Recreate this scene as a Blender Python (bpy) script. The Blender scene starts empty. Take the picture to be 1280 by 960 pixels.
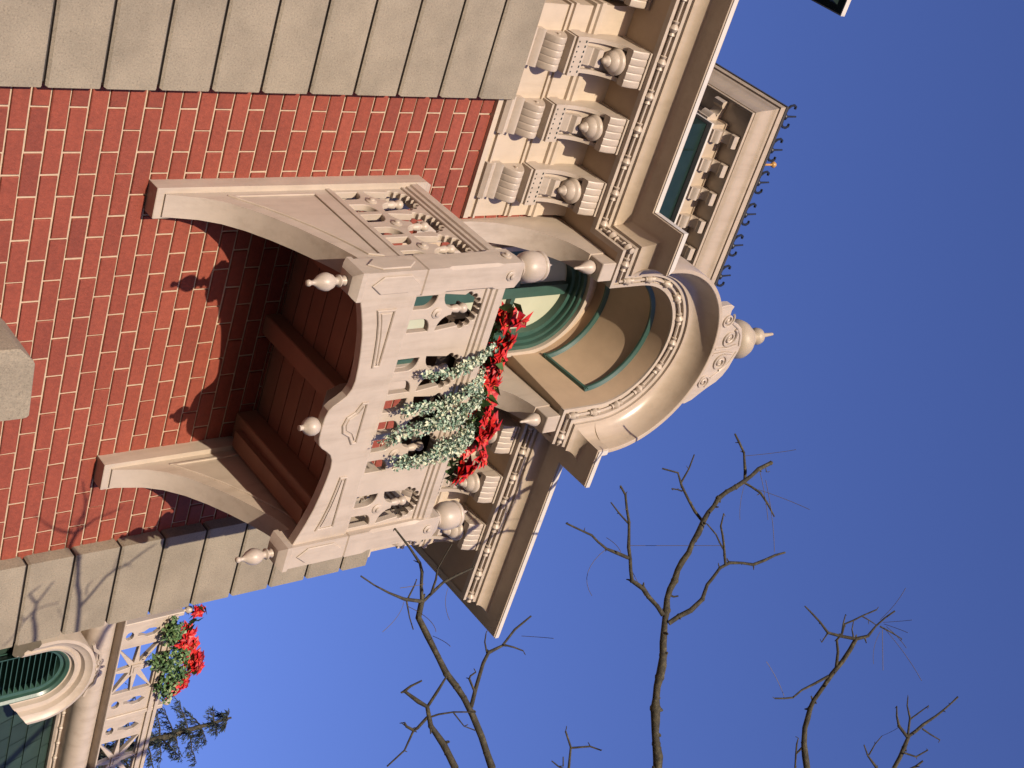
import bpy, bmesh, math, random
from mathutils import Vector, Matrix
random.seed(7)
S = bpy.context.scene
COL = S.collection
PI = math.pi

# ------------------------------------------------------------------ camera
CAM = Vector((0.0, -5.2, 1.6))
FPX = 1809.36
RIGHT = Vector((-0.2871842, -0.59076149, 0.75400669))
DOWN = Vector((0.83306402, -0.54256995, -0.10780621))
FWD = Vector((0.47278913, 0.59717561, 0.64795966))
cd = bpy.data.cameras.new('camera')
cam = bpy.data.objects.new('camera', cd)
COL.objects.link(cam)
cd.sensor_fit = 'HORIZONTAL'
cd.sensor_width = 36.0
cd.lens = FPX / 1280 * 36
cd.clip_start = 0.1
cd.clip_end = 3000
mw = Matrix.Identity(4)
for i in range(3):
    mw[i][0] = RIGHT[i]; mw[i][1] = -DOWN[i]; mw[i][2] = -FWD[i]; mw[i][3] = CAM[i]
cam.matrix_world = mw
S.camera = cam


def ray(px, py):
    return RIGHT * ((px - 640) / FPX) + DOWN * ((py - 480) / FPX) + FWD


def at_depth(px, py, d):
    return CAM + ray(px, py) * d


def at_y(px, py, y):
    r = ray(px, py)
    return CAM + r * ((y - CAM.y) / r.y)


# ------------------------------------------------------------------ materials
def new_mat(name):
    m = bpy.data.materials.new(name)
    m.use_nodes = True
    nt = m.node_tree
    b = nt.nodes['Principled BSDF']
    return m, nt, b


def node(nt, t, **kw):
    n = nt.nodes.new(t)
    for k, v in kw.items():
        if k in n.inputs:
            n.inputs[k].default_value = v
        else:
            setattr(n, k, v)
    return n


def rgba(c):
    return (c[0], c[1], c[2], 1)


def ramp(nt, src, stops):
    r = nt.nodes.new('ShaderNodeValToRGB')
    els = r.color_ramp.elements
    while len(els) < len(stops):
        els.new(0.5)
    for e, (p, c) in zip(els, stops):
        e.position = p
        e.color = rgba(c)
    nt.links.new(src, r.inputs[0])
    return r


def mul(c, k):
    return tuple(min(1, x * k) for x in c)


def paint(name, col, rough=0.45, var=0.10, bump=0.08, grime=0.0, scale=9, spec=0.5, island=0.0, streak=0.0):
    """painted wood / plaster: slight tone drift, brushy bump, optional dirt specks"""
    m, nt, b = new_mat(name)
    tc = node(nt, 'ShaderNodeTexCoord')
    geo = node(nt, 'ShaderNodeNewGeometry')
    n1 = node(nt, 'ShaderNodeTexNoise', Scale=scale, Detail=6, Roughness=0.6)
    nt.links.new(geo.outputs['Position'], n1.inputs['Vector'])
    r = ramp(nt, n1.outputs['Fac'], [(0.3, mul(col, 1 - var)), (0.7, mul(col, 1 + var * 0.6))])
    out = r.outputs['Color']
    if streak:
        mp = node(nt, 'ShaderNodeMapping'); mp.inputs['Scale'].default_value = (14, 14, 1.6)
        nt.links.new(geo.outputs['Position'], mp.inputs['Vector'])
        ns_ = node(nt, 'ShaderNodeTexNoise', Scale=1.0, Detail=7, Roughness=0.7)
        nt.links.new(mp.outputs[0], ns_.inputs['Vector'])
        rs = ramp(nt, ns_.outputs['Fac'], [(0.34, (1 - streak, 1 - streak * 1.1, 1 - streak * 1.25)), (0.52, (1, 1, 1))])
        ms = node(nt, 'ShaderNodeMix', data_type='RGBA', blend_type='MULTIPLY'); ms.inputs[0].default_value = 1
        nt.links.new(out, ms.inputs[6]); nt.links.new(rs.outputs['Color'], ms.inputs[7])
        out = ms.outputs[2]
    if island:
        mx = node(nt, 'ShaderNodeMix', data_type='RGBA', blend_type='MULTIPLY')
        mx.inputs[0].default_value = 1
        rr = ramp(nt, geo.outputs['Random Per Island'], [(0, (1 - island,) * 3), (1, (1, 1, 1))])
        nt.links.new(out, mx.inputs[6]); nt.links.new(rr.outputs['Color'], mx.inputs[7])
        out = mx.outputs[2]
    if grime:
        n2 = node(nt, 'ShaderNodeTexNoise', Scale=38, Detail=8, Roughness=0.75)
        nt.links.new(geo.outputs['Position'], n2.inputs['Vector'])
        r2 = ramp(nt, n2.outputs['Fac'], [(0.60, (0, 0, 0)), (0.78, (grime,) * 3)])
        mx = node(nt, 'ShaderNodeMix', data_type='RGBA')
        nt.links.new(r2.outputs['Color'], mx.inputs[0])
        nt.links.new(out, mx.inputs[6])
        mx.inputs[7].default_value = rgba(mul(col, 0.45))
        out = mx.outputs[2]
    nt.links.new(out, b.inputs['Base Color'])
    n3 = node(nt, 'ShaderNodeTexNoise', Scale=60, Detail=4)
    nt.links.new(geo.outputs['Position'], n3.inputs['Vector'])
    bp = node(nt, 'ShaderNodeBump', Strength=bump, Distance=0.004)
    nt.links.new(n3.outputs['Fac'], bp.inputs['Height'])
    nt.links.new(bp.outputs['Normal'], b.inputs['Normal'])
    b.inputs['Roughness'].default_value = rough
    b.inputs['Specular IOR Level'].default_value = spec
    return m


def mat_brick():
    m, nt, b = new_mat('red_brick')
    geo = node(nt, 'ShaderNodeNewGeometry')
    r = ramp(nt, geo.outputs['Random Per Island'],
             [(0.0, (0.185, 0.036, 0.020)), (0.12, (0.222, 0.0445, 0.0235)), (0.85, (0.240, 0.049, 0.026)), (1.0, (0.258, 0.056, 0.031))])
    n1 = node(nt, 'ShaderNodeTexNoise', Scale=45, Detail=8, Roughness=0.7)
    nt.links.new(geo.outputs['Position'], n1.inputs['Vector'])
    r1 = ramp(nt, n1.outputs['Fac'], [(0.3, (0.78, 0.76, 0.76)), (0.7, (1.12, 1.12, 1.12))])
    mx = node(nt, 'ShaderNodeMix', data_type='RGBA', blend_type='MULTIPLY')
    mx.inputs[0].default_value = 1
    nt.links.new(r.outputs['Color'], mx.inputs[6]); nt.links.new(r1.outputs['Color'], mx.inputs[7])
    n4 = node(nt, 'ShaderNodeTexNoise', Scale=1.7, Detail=7, Roughness=0.65)
    nt.links.new(geo.outputs['Position'], n4.inputs['Vector'])
    r4 = ramp(nt, n4.outputs['Fac'], [(0.35, (0.87, 0.85, 0.86)), (0.55, (1, 1, 1)), (0.72, (1.06, 1.05, 1.03))])
    m4 = node(nt, 'ShaderNodeMix', data_type='RGBA', blend_type='MULTIPLY'); m4.inputs[0].default_value = 1
    nt.links.new(mx.outputs[2], m4.inputs[6]); nt.links.new(r4.outputs['Color'], m4.inputs[7])
    nt.links.new(m4.outputs[2], b.inputs['Base Color'])
    n2 = node(nt, 'ShaderNodeTexNoise', Scale=70, Detail=6, Roughness=0.65)
    nt.links.new(geo.outputs['Position'], n2.inputs['Vector'])
    bp = node(nt, 'ShaderNodeBump', Strength=0.55, Distance=0.006)
    nt.links.new(n2.outputs['Fac'], bp.inputs['Height'])
    nt.links.new(bp.outputs['Normal'], b.inputs['Normal'])
    b.inputs['Roughness'].default_value = 0.75
    return m


def mat_stone(name='tan_granite', col=(0.258, 0.218, 0.163)):
    m, nt, b = new_mat(name)
    geo = node(nt, 'ShaderNodeNewGeometry')
    n1 = node(nt, 'ShaderNodeTexNoise', Scale=4, Detail=5, Roughness=0.6)
    n2 = node(nt, 'ShaderNodeTexNoise', Scale=120, Detail=4, Roughness=0.85)
    n3 = node(nt, 'ShaderNodeTexVoronoi', Scale=150)
    for n in (n1, n2, n3):
        nt.links.new(geo.outputs['Position'], n.inputs['Vector'])
    a = ramp(nt, n1.outputs['Fac'], [(0.3, mul(col, 0.80)), (0.7, mul(col, 1.14))])
    c = ramp(nt, n2.outputs['Fac'], [(0.30, (0.35, 0.33, 0.31)), (0.44, (0.92, 0.92, 0.92)), (0.58, (1.05, 1.05, 1.05)), (0.72, (1.55, 1.50, 1.42))])
    rr = ramp(nt, geo.outputs['Random Per Island'], [(0, (0.93, 0.93, 0.93)), (1, (1.05, 1.05, 1.04))])
    mx = node(nt, 'ShaderNodeMix', data_type='RGBA', blend_type='MULTIPLY'); mx.inputs[0].default_value = 1
    nt.links.new(a.outputs['Color'], mx.inputs[6]); nt.links.new(c.outputs['Color'], mx.inputs[7])
    mx2 = node(nt, 'ShaderNodeMix', data_type='RGBA', blend_type='MULTIPLY'); mx2.inputs[0].default_value = 1
    nt.links.new(mx.outputs[2], mx2.inputs[6]); nt.links.new(rr.outputs['Color'], mx2.inputs[7])
    nt.links.new(mx2.outputs[2], b.inputs['Base Color'])
    bp = node(nt, 'ShaderNodeBump', Strength=0.35, Distance=0.003)
    nt.links.new(n2.outputs['Fac'], bp.inputs['Height'])
    nt.links.new(bp.outputs['Normal'], b.inputs['Normal'])
    b.inputs['Roughness'].default_value = 0.85
    return m


def mat_leafy(name, stops, rough=0.5, trans=0.0):
    m, nt, b = new_mat(name)
    geo = node(nt, 'ShaderNodeNewGeometry')
    r = ramp(nt, geo.outputs['Random Per Island'], stops)
    nt.links.new(r.outputs['Color'], b.inputs['Base Color'])
    b.inputs['Roughness'].default_value = rough
    return m


def mat_bark():
    m, nt, b = new_mat('olive_bark')
    geo = node(nt, 'ShaderNodeNewGeometry')
    n1 = node(nt, 'ShaderNodeTexNoise', Scale=34, Detail=8, Roughness=0.7)
    nt.links.new(geo.outputs['Position'], n1.inputs['Vector'])
    r = ramp(nt, n1.outputs['Fac'], [(0.3, (0.012, 0.010, 0.007)), (0.52, (0.040, 0.033, 0.018)), (0.72, (0.105, 0.09, 0.05))])
    nt.links.new(r.outputs['Color'], b.inputs['Base Color'])
    bp = node(nt, 'ShaderNodeBump', Strength=0.6, Distance=0.01)
    nt.links.new(n1.outputs['Fac'], bp.inputs['Height'])
    nt.links.new(bp.outputs['Normal'], b.inputs['Normal'])
    b.inputs['Roughness'].default_value = 0.85
    return m


M_CREAM = paint('cream_paint', (0.432, 0.360, 0.291), rough=0.42, var=0.08, grime=0.22, streak=0.13)
M_CROWN = paint('cream_gloss_paint', (0.42, 0.338, 0.256), rough=0.28, var=0.06, bump=0.04, grime=0.15, streak=0.10)
M_FRIEZE = paint('warm_cream_paint', (0.470, 0.386, 0.297), rough=0.5, var=0.07, grime=0.15, streak=0.10)
M_SHADE_TAN = paint('shaded_soffit_tan', (0.40, 0.29, 0.195), rough=0.55, var=0.08, grime=0.08)  # browner than the cream trim: shade under the eave is put into the colour
M_WHITE = paint('white_edge_paint', (0.53, 0.485, 0.43), rough=0.5, var=0.08, grime=0.25)
M_GREEN = paint('dark_green_paint', (0.034, 0.080, 0.062), rough=0.32, var=0.15, bump=0.05)
M_DGREEN = paint('black_green_paint', (0.012, 0.026, 0.022), rough=0.3, var=0.2)
M_BOARD = paint('shaded_board_brown', (0.27, 0.135, 0.082), rough=0.6, var=0.12, island=0.2)  # underside shade and brick bounce are mixed into this dark reddish colour
M_PANE = paint('pale_blind_glass', (0.42, 0.435, 0.325), rough=0.18, var=0.05, bump=0.02)
M_MORTAR = paint('pale_mortar', (0.45, 0.345, 0.245), rough=0.9, var=0.14, bump=0.6, scale=30)
M_IRON = paint('black_iron', (0.012, 0.014, 0.02), rough=0.45, var=0.2)
M_BRASS = paint('aged_brass', (0.45, 0.24, 0.07), rough=0.35, var=0.2)
M_ROOF = paint('dark_roof', (0.035, 0.030, 0.030), rough=0.8, var=0.2)
M_GROUND = paint('asphalt', (0.055, 0.05, 0.047), rough=0.85, var=0.2, bump=0.3, scale=3)
M_SLATE = paint('green_slate', (0.022, 0.044, 0.033), rough=0.55, var=0.15, island=0.35)
M_BRICK = mat_brick()
M_STONE = mat_stone()
M_BARK = mat_bark()
M_STRAW = paint('dry_straw', (0.12, 0.09, 0.05), rough=0.8)
M_RED = mat_leafy('poinsettia_red', [(0, (0.10, 0.002, 0.004)), (0.4, (0.30, 0.006, 0.007)), (0.8, (0.46, 0.012, 0.010)), (1, (0.56, 0.035, 0.02))], 0.45)
M_PLEAF = mat_leafy('poinsettia_leaf', [(0, (0.02, 0.05, 0.015)), (1, (0.07, 0.13, 0.03))])
M_YEL = paint('yellow_bud', (0.45, 0.30, 0.05))
M_IVY = mat_leafy('variegated_ivy', [(0, (0.045, 0.085, 0.045)), (0.22, (0.12, 0.20, 0.13)), (0.45, (0.24, 0.34, 0.25)), (0.70, (0.45, 0.50, 0.37)), (1, (0.62, 0.60, 0.42))])
M_VINE = mat_leafy('green_ivy', [(0, (0.03, 0.07, 0.02)), (0.7, (0.10, 0.18, 0.06)), (1, (0.22, 0.28, 0.12))])
M_NEEDLE = mat_leafy('conifer_needles', [(0, (0.012, 0.022, 0.022)), (1, (0.04, 0.06, 0.045))], 0.7)


# ------------------------------------------------------------------ mesh helpers
class MB:
    def __init__(s):
        s.v = []; s.f = []; s.sm = []; s.mi = []

    def add(s, vs, fs, smooth=False, mi=0):
        o = len(s.v)
        s.v += [tuple(p) for p in vs]
        for f in fs:
            s.f.append(tuple(i + o for i in f)); s.sm.append(smooth); s.mi.append(mi)

    def box(s, x0, x1, y0, y1, z0, z1, mi=0):
        vs = [(x, y, z) for x in (x0, x1) for y in (y0, y1) for z in (z0, z1)]
        s.add(vs, [(0, 1, 3, 2), (4, 6, 7, 5), (0, 4, 5, 1), (2, 3, 7, 6), (0, 2, 6, 4), (1, 5, 7, 3)], mi=mi)

    def loft(s, rings, closed=True, caps=True, smooth=False, mi=0):
        n = len(rings[0]); vs = [p for r in rings for p in r]; fs = []
        m = n if closed else n - 1
        for k in range(len(rings) - 1):
            for i in range(m):
                j = (i + 1) % n
                fs.append((k * n + i, k * n + j, (k + 1) * n + j, (k + 1) * n + i))
        s.add(vs, fs, smooth, mi)
        if caps and closed:
            s.add(rings[0], [tuple(range(n))[::-1]], False, mi)
            s.add(rings[-1], [tuple(range(n))], False, mi)

    def cbox(s, x0, x1, y0, y1, z0, z1, c=0.006, mi=0):
        """box with chamfered vertical (z) edges and top/bottom lips"""
        def ring(k, z):
            a, b, p, q = x0 + k, x1 - k, y0 + k, y1 - k
            e = c
            return [(a + e, p, z), (b - e, p, z), (b, p + e, z), (b, q - e, z), (b - e, q, z), (a + e, q, z), (a, q - e, z), (a, p + e, z)]
        s.loft([ring(c, z0), ring(0, z0 + c), ring(0, z1 - c), ring(c, z1)], mi=mi)

    def lathe(s, prof, c, ax='z', n=20, smooth=True, mi=0):
        rings = []
        for r, h in prof:
            ring = []
            for k in range(n):
                a = 2 * PI * k / n
                u, w = r * math.cos(a), r * math.sin(a)
                if ax == 'z': p = (c[0] + u, c[1] + w, c[2] + h)
                elif ax == 'y': p = (c[0] + u, c[1] + h, c[2] + w)
                else: p = (c[0] + h, c[1] + u, c[2] + w)
                ring.append(p)
            rings.append(ring)
        s.loft(rings, True, True, smooth, mi)

    def tube(s, pts, rad, n=8, smooth=True, mi=0):
        pts = [Vector(p) for p in pts]
        if not hasattr(rad, '__len__'): rad = [rad] * len(pts)
        rings = []; up = None
        for i, p in enumerate(pts):
            t = (pts[min(i + 1, len(pts) - 1)] - pts[max(i - 1, 0)])
            if t.length < 1e-9: t = Vector((0, 0, 1))
            t.normalize()
            if up is None:
                up = t.orthogonal().normalized()
            up = (up - t * up.dot(t))
            if up.length < 1e-6: up = t.orthogonal()
            up.normalize()
            sd = t.cross(up)
            rings.append([tuple(p + up * (rad[i] * math.cos(2 * PI * k / n)) + sd * (rad[i] * math.sin(2 * PI * k / n))) for k in range(n)])
        s.loft(rings, True, True, smooth, mi)

    def prism(s, poly, fn, a, b, mi=0, smooth=False):
        """poly: 2D points; fn(u, v, w) -> xyz; extruded from w=a to w=b"""
        r0 = [fn(u, v, a) for u, v in poly]; r1 = [fn(u, v, b) for u, v in poly]
        s.loft([r0, r1], True, True, smooth, mi)


ROOTS = {}


def root(name, label, cat, loc, group=None):
    o = bpy.data.objects.new(name, None)
    COL.objects.link(o)
    o.empty_display_size = 0.3
    o.location = loc
    o['label'] = label; o['category'] = cat
    if group: o['group'] = group
    o['_w'] = list(loc)
    return o


def wloc(o):
    p = Vector(o.location)
    while o.parent:
        o = o.parent; p += Vector(o.location)
    return p


def finish(me, mats, angle=35, allsmooth=False):
    bm = bmesh.new(); bm.from_mesh(me)
    bmesh.ops.remove_doubles(bm, verts=bm.verts, dist=1e-5)
    bmesh.ops.recalc_face_normals(bm, faces=bm.faces)
    bm.to_mesh(me); bm.free()
    me.set_sharp_from_angle(angle=math.radians(angle))
    return me


def part(name, mb, mats, parent=None, label=None, kind=None, angle=35, smooth=None, merge=True, cat=None, group=None):
    me = bpy.data.meshes.new(name)
    xs = [p[0] for p in mb.v]; ys = [p[1] for p in mb.v]; zs = [p[2] for p in mb.v]
    c = Vector(((min(xs) + max(xs)) / 2, (min(ys) + max(ys)) / 2, min(zs)))
    me.from_pydata([(p[0] - c.x, p[1] - c.y, p[2] - c.z) for p in mb.v], [], mb.f)
    if not isinstance(mats, (list, tuple)): mats = [mats]
    for m in mats: me.materials.append(m)
    me.polygons.foreach_set('use_smooth', [True if smooth else s for s in mb.sm])
    me.polygons.foreach_set('material_index', mb.mi)
    if merge: finish(me, mats, angle)
    me.update()
    o = bpy.data.objects.new(name, me)
    COL.objects.link(o)
    if parent:
        o.parent = parent
        o.location = c - wloc(parent)
    else:
        o.location = c
    if label: o['label'] = label
    if cat: o['category'] = cat
    if group: o['group'] = group
    if kind: o['kind'] = kind
    return o


def board(polys, thick, bevel=0.0):
    """flat board with holes from nested 2D outlines -> (verts, faces) in (u, v, w), w = -thick/2..thick/2"""
    cu = bpy.data.curves.new('c', 'CURVE'); cu.dimensions = '2D'; cu.fill_mode = 'BOTH'
    cu.extrude = thick / 2 - bevel
    if bevel:
        cu.bevel_depth = bevel; cu.bevel_resolution = 0; cu.offset = -bevel
    for p in polys:
        sp = cu.splines.new('POLY'); sp.points.add(len(p) - 1)
        for q, (u, v) in zip(sp.points, p): q.co = (u, v, 0, 1)
        sp.use_cyclic_u = True
    ob = bpy.data.objects.new('c', cu)
    me = bpy.data.meshes.new_from_object(ob)
    vs = [tuple(v.co) for v in me.vertices]; fs = [tuple(p.vertices) for p in me.polygons]
    bpy.data.objects.remove(ob); bpy.data.meshes.remove(me); bpy.data.curves.remove(cu)
    return vs, fs


def add_board(mb, polys, thick, fn, bevel=0.0, mi=0):
    vs, fs = board(polys, thick, bevel)
    mb.add([fn(*v) for v in vs], fs, mi=mi)


def clone(o, parent, loc, name=None):
    c = o.copy(); COL.objects.link(c)
    c.parent = parent
    c.location = Vector(loc) - (wloc(parent) if parent else Vector())
    return c


def ringpoly(poly, d):
    """inset a polygon by d (simple vertex-normal inset)"""
    n = len(poly); out = []
    area = sum(poly[i][0] * poly[(i + 1) % n][1] - poly[(i + 1) % n][0] * poly[i][1] for i in range(n))
    sg = 1 if area > 0 else -1
    for i in range(n):
        p0 = Vector(poly[i - 1]); p1 = Vector(poly[i]); p2 = Vector(poly[(i + 1) % n])
        a = (p1 - p0).normalized(); b = (p2 - p1).normalized()
        na = Vector((-a.y, a.x)) * sg; nb = Vector((-b.y, b.x)) * sg
        k = na + nb
        if k.length < 1e-6: k = na
        k.normalize()
        q = p1 + k * (d / max(0.35, k.dot(na)))
        out.append((q.x, q.y))
    return out


def XZ(y):        # (u, v, w) on a wall facing -Y
    return lambda u, v, w: (u, y + w, v)


def YZ(x):        # (u = y, v = z) on a plane facing +-X
    return lambda u, v, w: (x + w, u, v)


# ------------------------------------------------------------------ ground
g = MB()
g.add([(-900, -900, 0), (900, -900, 0), (900, 900, 0), (-900, 900, 0)], [(0, 1, 2, 3)])
o = part('ground', g, M_GROUND); o['kind'] = 'structure'
g = MB()
g.box(-20, 16, -2.2, 4.0, -0.1, 0.14)
o = part('pavement', g, paint('pavement_concrete', (0.10, 0.075, 0.06), rough=0.85, bump=0.3)); o['kind'] = 'structure'

# ------------------------------------------------------------------ THE BUILDING
B = root('town_building', 'red brick corner building with tan stone edges, cream cornice and a jutting cream balcony', 'building', (3.5, 0, 0.14))
XC = 3.522                       # axis of the balcony and the hood

# bricks ----------------------------------------------------------
mb = MB()
BW, BH, MO = 0.2045, 0.0836, 0.0100
Z_OFF = 4.0213; X_OFF = 2.371
DR, DZ = 0.372, 7.23            # door opening radius and springing


def in_door(x, z, m=0.0):
    if z < 5.50: return False
    if z < DZ: return abs(x - XC) < DR + m
    return (x - XC) ** 2 + (z - DZ) ** 2 < (DR + m) ** 2


row = -48
while True:
    zb = Z_OFF + row * BH
    if zb > 7.1: break
    if zb > 0.1:
        sh = 0 if row % 2 == 0 else BW / 2
        k = -2
        while True:
            xa = X_OFF + sh + k * BW
            k += 1
            if xa > 5.1: break
            xb = xa + BW - MO
            x0, x1 = max(xa, 2.2), min(xb, 5.02)
            if x1 - x0 < 0.02: continue
            if in_door((x0 + x1) / 2, zb + BH / 2, 0.06): continue
            if 5.49 < zb and x1 > XC - DR - .02 and x0 < XC + DR + .02 and zb < DZ:
                if x0 < XC - DR: x1 = min(x1, XC - DR - .02)
                elif x1 > XC + DR: x0 = max(x0, XC + DR + .02)
                else: continue
                if x1 - x0 < .02: continue
            j = random.uniform(-0.0012, 0.0012); e = 0.003
            z0, z1 = zb + random.uniform(-.0008, .0008), zb + BH - MO
            yb, yf = 0.006, -0.005 + j
            x0 += random.uniform(-.0012, .0012); x1 += random.uniform(-.0012, .0012)
            r0 = [(x0, yb, z0), (x1, yb, z0), (x1, yb, z1), (x0, yb, z1)]
            r1 = [(x0, yf + e, z0), (x1, yf + e, z0), (x1, yf + e, z1), (x0, yf + e, z1)]
            q = lambda: random.uniform(-.0013, .0013)
            r1 = [(a + q(), b, c + q()) for a, b, c in r1]
            r2 = [(x0 + e + q(), yf, z0 + e + q()), (x1 - e + q(), yf + q() * .8, z0 + e + q()), (x1 - e + q(), yf + q() * .5, z1 - e + q()), (x0 + e + q(), yf, z1 - e + q())]
            mb.loft([r0, r1, r2], caps=False); mb.add(r2, [(0, 1, 2, 3)])
    row += 1
# mortar sheet behind (with the door opening cut out)
add_board(mb, [[(2.1, 0.14), (5.02, 0.14), (5.02, 7.12), (4.3, 7.12)] +
               [(4.3, 7.7), (2.75, 7.7), (2.75, 7.12), (2.1, 7.12)],
               [(XC - DR, 5.49), (XC + DR, 5.49)] + [(XC + DR * math.cos(a), DZ + DR * math.sin(a)) for a in [PI * i / 24 for i in range(25)]]],
          0.2, XZ(0.1045), mi=1)
wall = part('brick_wall', mb, [M_BRICK, M_MORTAR], B, angle=25)


# stone corner pilasters -------------------------------------------
def stone_stack(x0, x1, yf, joints, ztop, zbot, yback=0.5):
    m = MB()
    zs = [zbot] + [z for z in joints if zbot < z < ztop] + [ztop]
    gap = 0.0072; ch = 0.012
    for a, b in zip(zs[:-1], zs[1:]):
        z0, z1 = a + gap, b - gap
        if b == ztop: z1 = b
        dx = random.uniform(-.0015, .0015)
        def ring(k, z):
            return [(x0 + k + dx, yf + k, z), (x1 - k + dx, yf + k, z), (x1 - k + dx, yback, z), (x0 + k + dx, yback, z)]
        m.loft([ring(ch * .6, z0), ring(0, z0 + ch), ring(0, z1 - ch * .5), ring(ch * .4, z1)])
    m.box(x0 + .018, x1 - .018, yf + .02, yback - .01, zbot, ztop - .01, mi=1)
    return m


JL = [4.063 * 1 + 0.2505 * k for k in range(-16, 10)]
joints = [1.6 + (z - 1.6) * 5.125 / 5.2 for z in [4.063 + .2507 * k for k in range(-16, 10)]]
part('stone_pilaster', stone_stack(0.0, 2.250, -0.075, joints, 6.495, 0.14), [M_STONE, M_ROOF], B, label='wide tan stone block edging left of the red brick', angle=20)
part('stone_pilaster', stone_stack(4.745, 5.275, -0.075, [z + .02 for z in joints], 6.46, 0.14, 3.0), [M_STONE, M_ROOF], B, label='narrow tan stone corner beyond the balcony with branch shadows', angle=20)

# keystone of the window below -------------------------------------
mb = MB()
kp = [(3.300, 3.2), (3.302, 3.955), (3.308, 3.972), (3.372, 4.036), (3.388, 4.043), (3.650, 4.052), (3.660, 4.044), (3.664, 4.03), (3.664, 3.2)]
mb.loft([[(x, 0.05, z) for x, z in kp], [(x, -.330, z) for x, z in kp], [(3.482 + (x - 3.482) * .965, -.338, z - .006) for x, z in kp]])
part('keystone', mb, M_STONE, B, angle=10)

# ------------------------------------------------------------------ cornice, hood crown (one swept profile)
Z0 = 7.13
R0 = 0.40; ZC = 7.385
XLc = 2.70 + 0.50               # left return: x = XLc - e
XLh = XLc
XRh = 4.345 - 0.50
HF = 0.24                        # hood stands this much further out
XE = 5.22                        # frieze corner at the right end


def stations(e, u, narc=40, what='all'):
    z = Z0 + u
    P = []
    P.append((-0.6, -e, z))
    P.append((XLc - e, -e, z))
    P.append((XLc - e, -HF - e, z))
    P.append((XC - R0 - u, -HF - e, z))
    for i in range(narc + 1):
        a = PI - PI * i / narc
        P.append((XC + (R0 + u) * math.cos(a), -HF - e, ZC + (R0 + u) * math.sin(a)))
    P.append((XC + R0 + u, -HF - e, z))
    P.append((XRh + e, -HF - e, z))
    P.append((XRh + e, -e, z))
    P.append((XE + e, -e, z))
    P.append((XE + e, 3.0, z))
    return P


def sweep(mb, prof, closed=False, smooth=True, **k):
    lines = [stations(e, u) for e, u in prof]
    rings = [[ln[i] for ln in lines] for i in range(len(lines[0]))]
    mb.loft(rings, closed, False, smooth)


crown = [(0.345, 0.0905), (0.349, 0.0905)]
crown_arch = list(crown)
for i in range(1, 13):           # cove of the straight runs, then a drip and the fascia
    t = PI / 2 * i / 12
    crown.append((0.349 + 0.082 * (1 - math.cos(t)) + .006 * i / 12, 0.0905 + 0.081 * math.sin(t)))
    crown_arch.append((0.349 + 0.140 * (1 - math.cos(t * .93)) + .014 * i / 12, 0.0905 + 0.092 * math.sin(t * .93)))
crown += [(0.441, 0.172), (0.506, 0.1735), (0.5085, 0.178), (0.512, 0.215), (0.508, 0.222), (0.42, 0.245), (0.30, 0.262)]
crown_arch += [(0.500, 0.184), (0.5035, 0.187), (0.505, 0.207), (0.500, 0.209), (0.42, 0.213), (0.30, 0.215)]
mb = MB()
for prof, i0, i1 in ((crown, 0, 4), (crown_arch, 3, -5), (crown, -6, None)):
    lines = [stations(e, u) for e, u in prof]
    rings = [[ln[i] for ln in lines] for i in range(len(lines[0]))][i0:i1]
    mb.loft(rings, False, False, True)
    if prof is crown_arch:        # close the mitred ends against the straight runs
        for r in (rings[0], rings[-1]): mb.add(r, [tuple(range(len(r)))])
cornice = part('cornice', mb, [M_CROWN], B, angle=28)
# white outer edge strip
mb = MB()
fl_ = [stations(e, u) for e, u in [(0.505, 0.181), (0.5145, 0.181), (0.5155, 0.211), (0.505, 0.214)]]
fr_ = [[l[i] for l in fl_] for i in range(len(fl_[0]))]
mb.loft(fr_[:4], False, False, False)
part('fascia_strip', mb, M_WHITE, cornice, angle=28)
mb = MB(); mb.loft(fr_[-6:], False, False, False)
part('fascia_strip', mb, M_WHITE, cornice, angle=28)
# bead band: two fillets with a recess between
mb = MB()
sweep(mb, [(0.28, 0.0), (0.312, 0.0), (0.314, 0.020), (0.302, 0.022), (0.306, 0.066), (0.330, 0.068), (0.334, 0.0905), (0.346, 0.0905)], smooth=False)
band = part('bead_band', mb, M_CREAM, cornice, angle=28)
# rod with knots along the band
mb = MB()
path = stations(0.318, 0.044)


def walk(path, step, start=0.1):
    out = []; d = start
    for a, b in zip(path[:-1], path[1:]):
        a = Vector(a); b = Vector(b); L = (b - a).length
        while d < L:
            out.append((a.lerp(b, d / L), (b - a).normalized())); d += step
        d -= L
    return out


mb.tube(path[:2], 0.009, 6); mb.tube(path[1:3], 0.009, 6); mb.tube(path[2:-3], 0.009, 6); mb.tube(path[-4:-1], 0.009, 6)


def knot(mb, p, t, k=1.22):
    q = Vector((0, 0, 1)).rotation_difference(t)
    prof = [(0.004, -.034), (0.015, -.030), (0.010, -.018), (0.017, -.010), (0.022, 0), (0.017, .010), (0.010, .018), (0.015, .030), (0.004, .034)]
    rings = [[tuple(p + q @ Vector((r * k * math.cos(2 * PI * j / 9), r * k * math.sin(2 * PI * j / 9), h * k))) for j in range(9)] for r, h in prof]
    mb.loft(rings, True, True, True)


first = None
for sub, st in ((path[:2], 0.187), (path[1:3], 0.13), (path[2:-3], 0.172), (path[-4:-1], 0.187)):
    for p, t in walk(sub, st, 0.09):
        if p.x < 0.9: continue
        knot(mb, p, t)
part('bead_rod', mb, M_CREAM, cornice, angle=50)
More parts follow.
